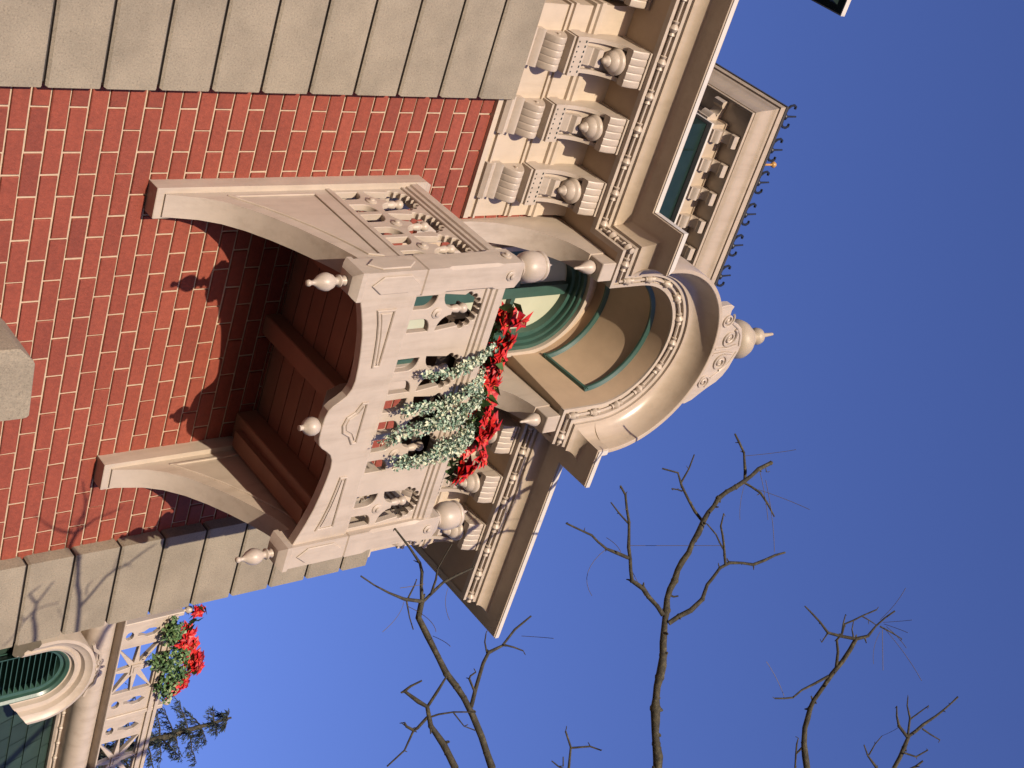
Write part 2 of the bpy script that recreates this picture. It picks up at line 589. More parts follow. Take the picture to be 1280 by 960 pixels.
# soffit (underside of the eave) with its frieze cove
mb = MB()
def poly_soffit(pts, z):
    mb.add([(x, y, z) for x, y in pts], [tuple(range(len(pts)))])
poly_soffit([(-0.6, -.29), (XLc - .29, -.29), (XLc - .29, 0.1), (-0.6, 0.1)], Z0 + .004)
poly_soffit([(XRh + .29, -.29), (XE + .29, -.29), (XE + .29, 3), (XE - .1, 3), (XE - .1, 0.1), (XRh + .29, 0.1)], Z0 + .004)
# hood underside either side of the vault
poly_soffit([(XLc - .29, -HF - .29), (XC - R0 + .001, -HF - .29), (XC - .362, 0.0), (XLc - .29, 0.0)], Z0 + .006)
poly_soffit([(XC + R0 - .001, -HF - .29), (XRh + .29, -HF - .29), (XRh + .29, 0.0), (XC + .362, 0.0)], Z0 + .006)
part('soffit', mb, M_SHADE_TAN, cornice)

# frieze -----------------------------------------------------------
fz = [(0.0, 6.430), (0.028, 6.432), (0.030, 6.462), (0.016, 6.466), (0.018, 6.490), (0.034, 6.492), (0.034, 6.505), (0.014, 6.510), (0.014, 6.715),
      (0.026, 6.717), (0.026, 6.733), (0.019, 6.737), (0.019, 6.741), (0.032, 6.745), (0.032, 6.765), (0.022, 6.769), (0.022, 6.875),
      (0.038, 6.880), (0.038, 6.902), (0.050, 6.908), (0.050, 6.935), (0.040, 6.938), (0.034, 7.0), (0.040, 7.08), (0.06, 7.137)]


def frieze(segs, name_label):
    m = MB()
    rings = []
    for (x, y, mx, my) in segs:       # position plus mitre direction of the offset e
        rings.append([(x + mx * e, y + my * e, z) for e, z in fz])
    m.loft(rings, False, False, False)
    # end caps
    for r, s in ((rings[0], segs[0]), (rings[-1], segs[-1])):
        capv = list(r) + [(s[0], s[1] + .08, fz[-1][1]), (s[0], s[1] + .08, fz[0][1])]
        m.add(capv, [tuple(range(len(capv)))])
    return m


part('frieze', frieze([(-0.4, 0.13, 0, -1), (1.775, 0.13, -1, -1), (1.775, 0.0, -1, -1), (2.945, 0.0, 0, -1)], ''), M_FRIEZE, B)
part('frieze', frieze([(4.17, 0.0, 0, -1), (XE, 0.0, 1, -1), (XE, 3.0, 1, 0)], ''), M_FRIEZE, B)


# scroll brackets ----------------------------------------------------
def bracket_mesh(w=0.19):
    """console bracket, local x 0..w, y<0 outwards, z absolute-6.43"""
    m = MB()
    z = lambda v: v - 6.43
    h = w
    fx = lambda u, v, x: (x, u, z(v))
    # lower flat moulded block
    m.prism([(0, 6.472), (-.030, 6.472), (-.048, 6.492), (-.048, 6.506), (-.030, 6.510), (-.026, 6.535), (-.048, 6.556), (-.052, 6.570), (0, 6.572)], fx, -.012, h - .004)
    # reeded drum: five lobes across the width
    lob = 5
    for i in range(lob):
        xa = 0.004 + (h - .008) * i / lob; xb = 0.004 + (h - .008) * (i + 1) / lob
        rings = []
        for k in range(9):
            t = (0, .06, .16, .35, .5, .65, .84, .94, 1)[k]; x = xa + (xb - xa) * t
            b = 0.0042 * max(0, 1 - (2 * t - 1) ** 4) ** .6
            prof = [(0.0, 6.574)] + [(-(0.012 + b) - 0.092 * math.sin(PI * (0.02 + 0.96 * q / 12)) ** .75, 6.576 + .148 * q / 12) for q in range(13)] + [(0.0, 6.726)]
            rings.append([(x, u, z(v)) for u, v in prof])
        m.loft(rings, True, True, True)
    m.lathe([(0.0, -.004), (0.010, -.004), (0.010, .004), (0.0, .004)], (0.0, -.055, z(6.655)), 'x', 10)
    # grooved strip above the drum, wider than the bracket
    m.box(-.005, h + .005, -.095, 0, z(6.728), z(6.742))
    m.box(-.010, h + .010, -.108, 0, z(6.745), z(6.822))
    for i in range(7):              # punched marks in two rows
        x = 0.008 + i * (h - .02) / 6.3
        m.box(x, x + .012, -.1095, -.100, z(6.803), z(6.811), mi=1)
        m.box(x + .004, x + .012, -.1095, -.100, z(6.757), z(6.764), mi=1)
    # console: concave underside sweeping out to the nose
    up = []
    n = 14
    for k in range(n + 1):
        t = k / n
        a = PI / 2 * t
        up.append((-.088 - 0.150 * (1 - math.cos(a)), 6.822 + 0.215 * math.sin(a)))
    prof = [(0.0, 6.822)] + up + [(-.238, 7.136), (0, 7.136)]
    # the concave underside is inset; two cheeks carry the full outline
    m.prism(prof, fx, 0.0, 0.022); m.prism(prof, fx, h - .022, h)
    prof2 = [(0.0, 6.83)] + [(a + .02, b + .012) for a, b in up] + [(-.222, 7.136), (0, 7.136)]
    m.prism(prof2, fx, 0.020, h - .020)
    # small stepped tongue under the console
    m.prism([(0, 6.835), (-.085, 6.835), (-.105, 6.87), (-.10, 6.885), (-.125, 6.90), (-.13, 6.93), (0, 6.96)], fx, 0.048, h - .048)
    # reeded nose
    lob = 5
    for i in range(lob):
        xa = -.004 + (h + .008) * i / lob; xb = -.004 + (h + .008) * (i + 1) / lob
        rings = []
        for k in range(9):
            t = (0, .06, .16, .35, .5, .65, .84, .94, 1)[k]; x = xa + (xb - xa) * t
            b = 0.0042 * max(0, 1 - (2 * t - 1) ** 4) ** .6
            pr = [(-.20, 7.018), (-.236 - b, 7.020), (-.254 - b, 7.06), (-.262 - b, 7.105), (-.262 - b, 7.112), (-.20, 7.112)]
            rings.append([(x, u, z(v)) for u, v in pr])
        m.loft(rings, True, True, True)
    m.box(-.005, h + .005, -.274, 0, z(7.114), z(7.1355))
    return m


def ball_drop_mesh():
    m = MB()
    m.lathe([(0.0, .054), (0.056, .054), (0.070, .038), (0.073, .022), (0.068, .008), (0.058, .003), (0.056, -.002), (0.050, -.016), (0.037, -.031), (0.029, -.035), (0.028, -.043), (0.019, -.050), (0.015, -.062), (0.008, -.070), (0.0, -.073)], (0, 0, 0), 'z', 24)
    return m


bx = [1.893 - .380, 1.893, 2.262, 2.632] + [4.222, 4.590, 4.955]
br0 = bl0 = None
for i, x in enumerate(bx):
    yb = 0.13 - .01 if i == 0 else -.012
    if br0 is None:
        m = bracket_mesh(); me_src = part('bracket', m, [M_CREAM, M_DGREEN], B, angle=40)
        base = Vector(me_src.location) + wloc(B)
        off = base - Vector((0, 0, 6.43 - 6.43))
        br0 = me_src; br_off = base          # mesh local origin in bracket coordinates
        br0.location = Vector((x, yb, 6.43)) + br_off - wloc(B)
        b = br0
        mm = ball_drop_mesh(); d = part('ball_drop', mm, M_CREAM, b, angle=50)
        bl_off = Vector(d.location) + wloc(b)
        bl0 = d
        d.location = Vector((x + .095, yb - .150, 6.985)) + bl_off - wloc(b)
    else:
        b = clone(br0, B, Vector((x, yb, 6.43)) + br_off)
        clone(bl0, b, Vector((x + .095, yb - .150, 6.985)) + bl_off)

# ------------------------------------------------------------------ hood over the door
mb = MB()
ns = 48


def arch_pts(r, zc, y, zspring, n=ns):
    P = [(XC - r, y, zspring)]
    for i in range(n + 1):
        a = PI - PI * i / n
        P.append((XC + r * math.cos(a), y, zc + r * math.sin(a)))
    P.append((XC + r, y, zspring))
    return P


FR = (R0, ZC, -HF - .30)           # front edge of vault
BK = (0.365, 7.31, 0.02)


def vault(t, dr=0.0, n=ns):
    r = FR[0] + (BK[0] - FR[0]) * t + dr; zc = FR[1] + (BK[1] - FR[1]) * t; y = FR[2] + (BK[2] - FR[2]) * t
    return arch_pts(r, zc, y, Z0 + .004, n)


mb.loft([vault(0), vault(0.3), vault(0.7), vault(1)], False, False, True)
hood = part('door_hood', mb, M_SHADE_TAN, B, angle=60, label='half round cream hood jutting over the balcony door')


# green moulding round the vault panels (three panels would hide behind the arch; one continuous frame is seen)
def vault_strip(mb, t0, t1, i0, i1, h):
    a0 = vault(t0); a1 = vault(t1); b0 = vault(t0 + .02, -h); b1 = vault(t1 - .02, -h)
    rings = [[a0[i], b0[i], b1[i], a1[i]] for i in range(i0, i1 + 1)]
    mb.loft(rings, False, False, False)


mb = MB()
i0, i1 = 2, ns
vault_strip(mb, 0.205, 0.265, i0, i1, 0.020)
vault_strip(mb, 0.80, 0.86, i0, i1, 0.020)
for ii in (i0, i1):
    jj = ii + 1 if ii == i0 else ii - 1
    def vp(t, i, dr=0.0): return Vector(vault(t, dr)[i])
    A = [vp(t, ii) for t in (0.21, 0.855)]; Bq = [vp(t, jj) for t in (0.21, 0.855)]
    Am = [vp(t, ii, -.02) .lerp(vp(t, jj, -.02), .15) for t in (0.21, 0.855)]
    Bm = [vp(t, ii, -.02) .lerp(vp(t, jj, -.02), .85) for t in (0.21, 0.855)]
    mb.loft([[tuple(A[0]), tuple(Am[0]), tuple(Bm[0]), tuple(Bq[0])], [tuple(A[1]), tuple(Am[1]), tuple(Bm[1]), tuple(Bq[1])]], False, False, False)
part('panel_trim', mb, M_GREEN, hood, angle=40)
# quarter arch brackets under the hood with a block and a turned drop
def hood_bracket(xa, xb):
    m = MB()
    cv = [(0.0, 6.20)]
    n = 16
    pts = [(-.030, 6.36), (-.036, 6.50), (-.062, 6.64), (-.115, 6.77), (-.20, 6.885), (-.30, 6.965), (-.385, 7.00), (-.44, 7.015)]
    poly = [(0.004, 6.15), (-.03, 6.15)] + pts + [(-.44, 7.128), (0.004, 7.128)]
    m.prism(poly, lambda u, v, x: (x, u, v), xa, xb)
    return m


for xa, xb in ((2.965, 3.085), (XC + (XC - 3.085), XC + (XC - 2.965))):
    hb = part('hood_bracket', hood_bracket(xa, xb), M_CREAM, hood, angle=28)
    m = MB()
    xm = (xa + xb) / 2
    m.cbox(xm - .055, xm + .055, -.545, -.425, 7.025, 7.127, .004)
    part('end_block', m, M_CREAM, hood, angle=28)
    m = MB()
    m.lathe([(0.0, .03), (.03, .03), (.034, .015), (.039, .003), (.038, -.010), (.031, -.030), (.020, -.050), (.012, -.068), (.008, -.086), (.008, -.10), (.004, -.11), (0, -.114)], (xm, -.475, 7.002), 'z', 18)
    part('drop_pendant', m, M_CREAM, hood, angle=50)

# crest plate with scrolls, and the turned finial above
mb = MB()
cr = [(3.212, 7.905), (3.200, 7.98), (3.204, 8.02), (3.217, 8.045), (3.240, 8.035), (3.285, 8.042), (3.320, 8.085), (3.345, 8.15), (3.384, 8.205), (3.44, 8.238), (3.499, 8.258), (3.545, 8.258),
      (3.600, 8.244), (3.660, 8.232), (3.713, 8.205), (3.755, 8.165), (3.787, 8.108), (3.82, 8.06), (3.862, 8.005), (3.882, 7.95), (3.875, 7.91), (3.845, 7.885)]
low = [(XC + .59 * math.cos(a), ZC + .59 * math.sin(a)) for a in [math.radians(57 + 66 * i / 16) for i in range(17)]]
add_board(mb, [cr + low], 0.05, XZ(-HF - .455), 0.004)
crest = part('crest_plate', mb, M_CREAM, hood, angle=25)
mb = MB()


def spiral(cx, cz, r, a0, turns, hand, y, n=34):
    P = []
    for i in range(n):
        t = i / (n - 1)
        a = a0 + hand * 2 * PI * turns * t
        P.append((cx + r * (1 - .88 * t) * math.cos(a), y, cz + r * (1 - .88 * t) * math.sin(a)))
    return P


yc = -HF - .482
for s in (-1, 1):
    mb.tube(spiral(XC + s * .085, 8.115, .062, PI / 2 - s * 1.2, 2.1, s, yc), .009, 6)
    mb.tube(spiral(XC + s * .215, 8.035, .050, PI / 2 - s * .8, 1.9, s, yc), .008, 6)
    mb.tube([(XC + s * .02, yc, 8.02), (XC + s * .015, yc, 8.12), (XC + s * .03, yc, 8.2)], .008, 6)
    mb.tube([(XC + s * x, yc + .002, z) for x, z in ((.02, 8.235), (.10, 8.205), (.15, 8.155), (.19, 8.09))], .006, 6)
part('scroll_relief', mb, M_CREAM, crest, angle=60)
mb = MB()
mb.lathe([(0.0, 8.04), (.05, 8.05), (.05, 8.20), (.075, 8.215), (.075, 8.235), (.04, 8.25), (.05, 8.265), (.095, 8.285), (.118, 8.32), (.122, 8.355), (.110, 8.39), (.088, 8.42), (.072, 8.435), (.070, 8.45),
          (.050, 8.455), (.045, 8.475), (.028, 8.485), (.030, 8.495), (.048, 8.51), (.054, 8.535), (.048, 8.56), (.030, 8.58), (.016, 8.585), (.012, 8.64), (.009, 8.69), (0, 8.695)],
         (XC + .012, -HF - .37, 0), 'z', 28)
part('urn_finial', mb, paint('olive_tan_paint', (0.38, 0.31, 0.225), rough=0.5, grime=0.1), hood, angle=50)
# roof over the hood and over the cornice
mb = MB()
arc1 = [(XC + (R0 + .206) * math.cos(a), ZC + (R0 + .206) * math.sin(a)) for a in [PI * i / 32 for i in range(33)]]
arc0 = [(x, -HF - .40, z) for x, z in arc1]; arc2 = [(x, 1.2, z) for x, z in arc1]
mb.loft([arc0, arc2], False, False, True)
part('hood_roof', mb, M_ROOF, hood, angle=50)
mb = MB()
mb.add([(-0.6, -.44, 7.372), (XC - .63, -.44, 7.372), (XC - .63, 1.2, 8.1), (-0.6, 1.2, 8.1)], [(0, 1, 2, 3)])
mb.add([(XC + .63, -.44, 7.372), (XE + .40, -.44, 7.372), (XE - 1.2, 1.2, 8.1), (XC + .63, 1.2, 8.1), (XE + .40, 3.2, 7.372), (XE - 1.2, 3.2, 8.1)],
       [(0, 1, 2, 3), (1, 4, 5, 2)])
part('roof', mb, M_ROOF, B)

# ------------------------------------------------------------------ arched balcony door
mb = MB()


def arch_ring(r1, r0, y0, y1, zb, zc, zc0=None, n=36):
    """solid arch frame between radii r0<r1, y0 (front) .. y1 (back), legs down to zb"""
    A = lambda r, y, z: [(XC - r, y, zb)] + [(XC + r * math.cos(PI - PI * i / n), y, z + r * math.sin(PI - PI * i / n)) for i in range(n + 1)] + [(XC + r, y, zb)]
    o0 = A(r1, y0, zc); i0 = A(r0, y0, zc); i1 = A(r0, y1, zc); o1 = A(r1, y1, zc)
    rings = [[o0[k], i0[k], i1[k], o1[k]] for k in range(n + 3)]
    return rings


# cream casing around the opening, then the green frame, then two leaves
mb.loft(arch_ring(.375, .347, -.022, .05, 5.5, 7.24), True, True, True)
door = part('balcony_door', mb, M_CREAM, B, angle=35, label='arched double door with green frame and pale panes behind the balcony')
mb = MB()
mb.loft(arch_ring(.348, .322, .002, .14, 5.5, 7.24), True, True, True)
mb.loft(arch_ring(.323, .300, .030, .14, 5.5, 7.245), True, True, True)
mb.loft(arch_ring(.301, .268, .062, .14, 5.5, 7.25), True, True, True)
mb.lathe([(0, 0), (0.001, 0)], (XC, .1, 6), 'z', 4)
part('door_frame', mb, M_GREEN, door, angle=35)
mb = MB()
mb.box(XC - .042, XC - .004, .070, .14, 5.5, 7.50)
mb.box(XC - .003, XC + .030, .074, .14, 5.5, 7.50)
for s in (-1, 1):
    xa, xb = sorted((XC + s * .03, XC + s * .27))
    mb.box(xa, xb, .078, .14, 7.085, 7.115)
    mb.box(xa, xb, .076, .14, 5.5, 5.95)
part('door_stile', mb, M_GREEN, door)
for s in (-1, 1):
    mb = MB()
    a = [PI / 2 * i / 16 for i in range(17)]
    poly = [(XC + s * .01, 5.9)] + [(XC + s * .275 * math.cos(t), 7.25 + .275 * math.sin(t)) for t in a] + [(XC + s * .01, 7.52)]
    poly = [(XC + s * .01, 5.9), (XC + s * .275, 5.9)] + poly[1:]
    mb.prism(poly, lambda u, v, w: (u, w, v), .112, .128)
    part('pane', mb, M_PANE, door)
mb = MB()
mb.box(XC - .4, XC + .4, .15, .2, 5.4, 7.7)
part('dark_interior', mb, M_DGREEN, door)

# ------------------------------------------------------------------ BALCONY
YF = -0.90
XA, XB = 2.700, 4.337             # outer faces of the posts
PW = 0.137
# floor boards run along X
mb = MB()
y = -.845
while y < -0.01:
    mb.box(XA + .10, XB - .10, y, min(y + .098, -.002), 5.452, 5.475)
    y += .104
mb.box(XA + .08, XB - .08, -.86, -.002, 5.476, 5.496)
bal = part('balcony', mb, M_BOARD, B, label='cream timber balcony with pierced railings, turned drops and a boarded underside')
# joists
for xa, xb, zb in ((2.846, 2.985, 5.335), (3.455, 3.565, 5.368), (4.040, 4.19, 5.335)):
    mb = MB()
    mb.cbox(xa, xb, -.838, -.004, zb, 5.4515, .005)
    part('joist', mb, M_BOARD, bal)
mb = MB()                          # stepped trim beside the outer joists
mb.box(2.841, 2.90, -.76, -.08, 5.30, 5.334); mb.box(4.10, 4.196, -.76, -.08, 5.30, 5.334)
mb.box(2.841, 4.196, -.838, -.80, 5.40, 5.451)
part('ledger', mb, M_BOARD, bal)

# posts
HEX = [(0.068, 0.030), (0.112, 0.085), (0.112, 0.235), (0.068, 0.29), (0.024, 0.235), (0.024, 0.085)]


def post_parts(xa, left):
    xb = xa + PW
    ya, yb = YF, YF + PW
    m = MB()
    # lower block with moulded foot
    def sq(k, z): return [(xa + k, ya + k, z), (xb - k, ya + k, z), (xb - k, yb - k, z), (xa + k, yb - k, z)]
    m.loft([sq(.026, 5.128), sq(.012, 5.140), sq(-.004, 5.160), sq(-.004, 5.185), sq(.003, 5.192), sq(0.003, 5.508), sq(.008, 5.513)])
    m.loft([sq(.008, 5.511), sq(.001, 5.518), sq(.001, 5.63)])
    # upper shaft: chamfered middle, square head, pyramid shoulders
    def oc(k, c, z):
        a, b, p, q = xa + k, xb - k, ya + k, yb - k
        return [(a + c, p, z), (b - c, p, z), (b, p + c, z), (b, q - c, z), (b - c, q, z), (a + c, q, z), (a, q - c, z), (a, p + c, z)]
    m.loft([oc(.001, .0015, 5.63), oc(.001, .013, 5.655), oc(.001, .013, 5.925), oc(.001, .0015, 5.95), oc(.001, .0015, 6.062), oc(.020, .008, 6.105), oc(.044, .006, 6.112)])
    p = part('corner_post', m, M_CREAM, bal, angle=20)
    # hexagonal plaques on the lower block
    m = MB()
    hx = [(xa + u, 5.195 + v) for u, v in HEX]
    add_board(m, [hx], .010, XZ(ya - .0005), .004)
    part('plaque', m, M_CREAM, bal, angle=15)
    m = MB()
    hy = [(ya + u, 5.195 + v) for u, v in HEX]
    add_board(m, [hy], .010, YZ(xa - .0005), .004)
    part('plaque', m, M_CREAM, bal, angle=15)
    # buttons near the head
    m = MB()
    xm, ym = (xa + xb) / 2, (ya + yb) / 2
    pr = [(0.0, 0.006), (.024, .006), (.026, -.004), (.020, -.008), (.013, -.008), (.012, -.016), (.0, -.022)]
    m.lathe(pr, (xm, ya, 6.018), 'y', 18)
    part('button', m, M_CREAM, bal, angle=40)
    m = MB()
    m.lathe(pr, (xa, ym, 6.018), 'x', 18)
    part('button', m, M_CREAM, bal, angle=40)
    m = MB()
    m.lathe([(0, 6.09), (.052, 6.108), (.046, 6.12), (.055, 6.128), (.069, 6.148), (.076, 6.175), (.076, 6.207), (.071, 6.230), (.067, 6.237), (.073, 6.243), (.072, 6.253), (.062, 6.265), (.036, 6.279), (.015, 6.288), (.011, 6.298), (.008, 6.315), (0, 6.338)],
            (xm, ym, 0), 'z', 28)
    part('ball_finial', m, M_CREAM, bal, angle=60)
    m = MB()
    m.lathe([(0, 5.14), (.020, 5.135), (.023, 5.120), (.016, 5.112), (.016, 5.105), (.026, 5.100), (.028, 5.092), (.018, 5.086), (.016, 5.074), (.030, 5.060), (.040, 5.035), (.040, 5.018), (.031, 4.995), (.018, 4.978), (.010, 4.965), (.010, 4.955), (.015, 4.946), (.013, 4.934), (0, 4.928)],
            (xm, ym, 0), 'z', 24)
    part('drop_pendant', m, M_CREAM, bal, angle=60)


post_parts(XA, True)
post_parts(XB - PW, False)

# wall legs and quarter-arch support brackets
ARC = [(-.095, 4.640), (-.108, 4.70), (-.133, 4.80), (-.178, 4.89), (-.25, 4.975), (-.34, 5.050), (-.44, 5.118), (-.54, 5.175), (-.62, 5.215), (-.70, 5.248), (-.762, 5.262)]
for xa, w, s in ((2.700, .150, 1), (4.190, .150, -1)):
    m = MB()
    def sq(k, z): return [(xa + k, -.085 + k, z), (xa + w - k, -.085 + k, z), (xa + w - k, -.001, z), (xa + k, -.001, z)]
    m.loft([sq(.002, 4.600), sq(0, 4.604), sq(0, 5.56), sq(0.0, 5.60), sq(.0, 6.075), sq(.035, 6.135)])
    part('wall_leg', m, M_CREAM, bal, angle=20)
    m = MB()
    xl, xr = xa + .028, xa + w - .012
    poly = [(-.08, 4.640)] + ARC + [(-.762, 5.47), (-.08, 5.47)]
    m.prism(poly, lambda u, v, x: (x, u, v), xl, xr)
    # fillet strips along the arch, the wall and the rail: the triangular panel outline
    for xf in (xl - .004, xr + .004):
        strip = [(a, b + .075) for a, b in ARC[3:-1]]
        tri = [(-.125, 4.93)] + strip[1:] + [(-.725, 5.395), (-.125, 5.395)]
        add_board(m, [tri, ringpoly(tri, .014)], .009, YZ(xf), .002)
    part('support_bracket', m, M_CREAM, bal, angle=25)


# pierced railing boards
def cell(c, mir=1):
    """holes of one motif about u=c, heights absolute; gear-toothed arch over a spindle, two lower openings"""
    out = []
    for s in (-1, 1):
        lo = [(c + s * .096, 5.520), (c + s * .027, 5.520), (c + s * .027, 5.592)]
        for k in range(1, 7):
            a = PI / 2 * k / 6
            lo.append((c + s * (.027 + .064 * (1 - math.cos(a))), 5.592 + .050 * math.sin(a)))
        lo.append((c + s * .096, 5.642))
        out.append(lo)
    up = []
    for k in range(8):
        a = PI / 2 * k / 7
        up.append((c - .098 + .080 * math.sin(a), 5.684 + .072 * (1 - math.cos(a))))
    for k in range(7, -1, -1):
        a = PI / 2 * k / 7
        up.append((c + .098 - .080 * math.sin(a), 5.684 + .072 * (1 - math.cos(a))))
    # toothed arch from right to left
    nt = 8
    for i in range(nt):
        for q in (0.0, .10, .25, .42, .58, .75, .90):
            a = PI * (i + q) / nt
            r = .086 + .021 * abs(math.sin(PI * q)) ** .55
            up.append((c + r * math.cos(a) * .95, 5.814 + r * math.sin(a) * 1.04))
    up += [(c - .084, 5.806)]
    out.append(up)
    return out


def spindle(m, P, fwd_axis, k=1.0):
    """turned stem standing in the upper opening"""
    m.lathe([(0, 5.70), (.016, 5.70), (.018, 5.715), (.013, 5.725), (.014, 5.76), (.019, 5.785), (.020, 5.80), (.014, 5.806), (.014, 5.812), (.021, 5.818), (.025, 5.832), (.021, 5.846), (.010, 5.855), (.0, 5.857)], P, 'z', 14)


cells_f = [2.958, XC - .228, XC, XC + .228, 2 * XC - 2.958]
mb = MB()
outer = [(XA + PW - .01, 5.500), (XB - PW + .01, 5.500), (XB - PW + .01, 5.955), (XA + PW - .01, 5.955)]
holes = [h for c in cells_f for h in cell(c)]
add_board(mb, [outer] + holes, .036, XZ(-.850), .003)
fr = part('front_railing', mb, M_CREAM, bal, angle=25)
ROS = [(0, .004), (.026, .004), (.028, -.004), (.020, -.008), (.015, -.009), (.013, -.016), (0, -.021)]


def repeat(name, make, spots, mat, parent, angle=50):
    first = None
    for p in spots:
        if first is None:
            m = MB(); make(m); first = part(name, m, mat, parent, angle=angle)
            off = Vector(first.location) + wloc(parent)
            first.location = Vector(p) + off - wloc(parent)
        else:
            clone(first, parent, Vector(p) + off)


repeat('spindle', lambda m: spindle(m, (0, 0, 0), 'z'), [(c, -.845, 0) for c in cells_f], M_CREAM, bal)
repeat('rosette', lambda m: m.lathe(ROS, (0, 0, 0), 'y', 18), [(c, -.868, 5.664) for c in cells_f], M_CREAM, bal, 40)
# side railings
for xs in (2.756, XB - .056):
    mb = MB()
    cs = [-.205, -.427, -.649]
    outer = [(-.775, 5.500), (-.075, 5.500), (-.075, 5.955), (-.775, 5.955)]
    add_board(mb, [outer] + [h for c in cs for h in cell(c)], .034, YZ(xs - .006), .003)
    part('side_railing', mb, M_CREAM, bal, angle=25)
    repeat('spindle', lambda m: spindle(m, (0, 0, 0), 'z'), [(xs, c, 0) for c in cs], M_CREAM, bal)
    repeat('rosette', lambda m: m.lathe(ROS, (0, 0, 0), 'x', 18), [(xs - .023, c, 5.664) for c in cs], M_CREAM, bal, 40)
# rails
for (u0, u1, ori, pos) in ((XA + PW - .008, XB - PW + .008, 'x', -.845), (-.772, -.078, 'y', 2.756), (-.772, -.078, 'y', XB - .056)):
    # profile (w, z): w across the rail, symmetric
    mb = MB()
    prof = [(-.027, 5.918), (-.032, 5.921), (-.032, 5.936), (-.025, 5.939), (-.025, 5.945), (-.036, 5.950), (-.038, 5.968), (-.047, 5.974), (-.050, 6.012), (-.040, 6.024), (.040, 6.024), (.050, 6.012), (.047, 5.974), (.038, 5.968), (.036, 5.950), (.025, 5.945), (.025, 5.939), (.032, 5.936), (.032, 5.921), (.027, 5.918)]
    if ori == 'x':
        mb.prism(prof, lambda w, z, u: (u, pos + w, z), u0, u1)
    else:
        mb.prism(prof, lambda w, z, u: (pos + w, u, z), u0, u1)
    part('top_rail', mb, M_CREAM, bal, angle=20)
for (u0, u1, ori, pos) in ((XA + PW - .008, XB - PW + .008, 'x', -.845), (-.772, -.078, 'y', 2.756), (-.772, -.078, 'y', XB - .056)):
    mb = MB()
    prof = [(-.026, 5.470), (-.034, 5.474), (-.036, 5.494), (-.030, 5.499), (-.026, 5.512), (.026, 5.512), (.030, 5.499), (.036, 5.494), (.034, 5.474), (.026, 5.470)]
    if ori == 'x':
        mb.prism(prof, lambda w, z, u: (u, pos + w, z), u0, u1)
    else:
        mb.prism(prof, lambda w, z, u: (pos + w, u, z), u0, u1)
    part('bottom_rail', mb, M_CREAM, bal, angle=20)

# scalloped apron
half = [(.688, 5.198), (.66, 5.206), (.62, 5.222), (.56, 5.243), (.48, 5.266), (.40, 5.281), (.32, 5.292), (.245, 5.298), (.20, 5.292), (.165, 5.274), (.14, 5.245), (.118, 5.214), (.095, 5.194), (.06, 5.184), (.02, 5.182)]
lowc = [(XC - d, z) for d, z in half] + [(XC + d, z) for d, z in half[::-1]]
outer = [(XA + PW - .006, 5.482)] + [(XA + PW - .006, 5.198)] + lowc[1:-1] + [(XB - PW + .006, 5.198), (XB - PW + .006, 5.482)]
mb = MB()
add_board(mb, [outer], .048, XZ(-.855), .003)
# raised panel frames
pan = [(2.905, 5.412), (2.905, 5.305), (2.97, 5.327), (3.05, 5.345), (3.14, 5.358), (3.215, 5.366), (3.215, 5.405), (3.205, 5.412)]
cen = [(XC - .118, 5.408), (XC - .118, 5.372), (XC - .070, 5.345), (XC - .045, 5.305), (XC, 5.292), (XC + .045, 5.305), (XC + .070, 5.345), (XC + .118, 5.372), (XC + .118, 5.408)]
for pz in (pan, [(2 * XC - a, b) for a, b in pan][::-1], cen):
    add_board(mb, [pz, ringpoly(pz, .012)], .016, XZ(-.880), .004)
    add_board(mb, [ringpoly(pz, .021)], .010, XZ(-.879), .003)
part('apron', mb, M_CREAM, bal, angle=20)
mb = MB()                          # carved block behind the middle drop
pts = [(-.83, 5.19), (-.70, 5.30), (-.66, 5.40), (-.66, 5.45), (-.83, 5.45)]
mb.prism(pts, lambda u, v, x: (x, u, v), XC - .075, XC + .075)
part('apron_block', mb, M_CREAM, bal, angle=20)
mb = MB()
mb.lathe([(0, 5.20), (.022, 5.19), (.024, 5.176), (.036, 5.17), (.044, 5.150), (.043, 5.130), (.030, 5.108), (.014, 5.098), (.012, 5.088), (.014, 5.078), (0, 5.072)], (XC, -.85, 0), 'z', 22)
part('drop_pendant', mb, M_CREAM, bal, angle=60)

# ------------------------------------------------------------------ roof turret behind the cornice
TY = 0.50                          # front edge of its crown
tx0, tz = 2.473, 9.41


def tprof(): return [(0.0, 9.16), (0, 9.300), (.010, 9.302), (.010, 9.316), (0.0, 9.320), (0, 9.338), (0.145, 9.338), (.150, 9.330), (.162, 9.330), (.164, 9.350), (.17, 9.352)] + \
    [(.168 + .058 * t + .006 * math.sin(2 * PI * t), 9.354 + .136 * t - .004 * math.sin(2 * PI * t)) for t in [i / 10 for i in range(1, 11)]] + [(.228, 9.498), (.240, 9.500), (.243, 9.528), (.248, 9.545), (.15, 9.57)]


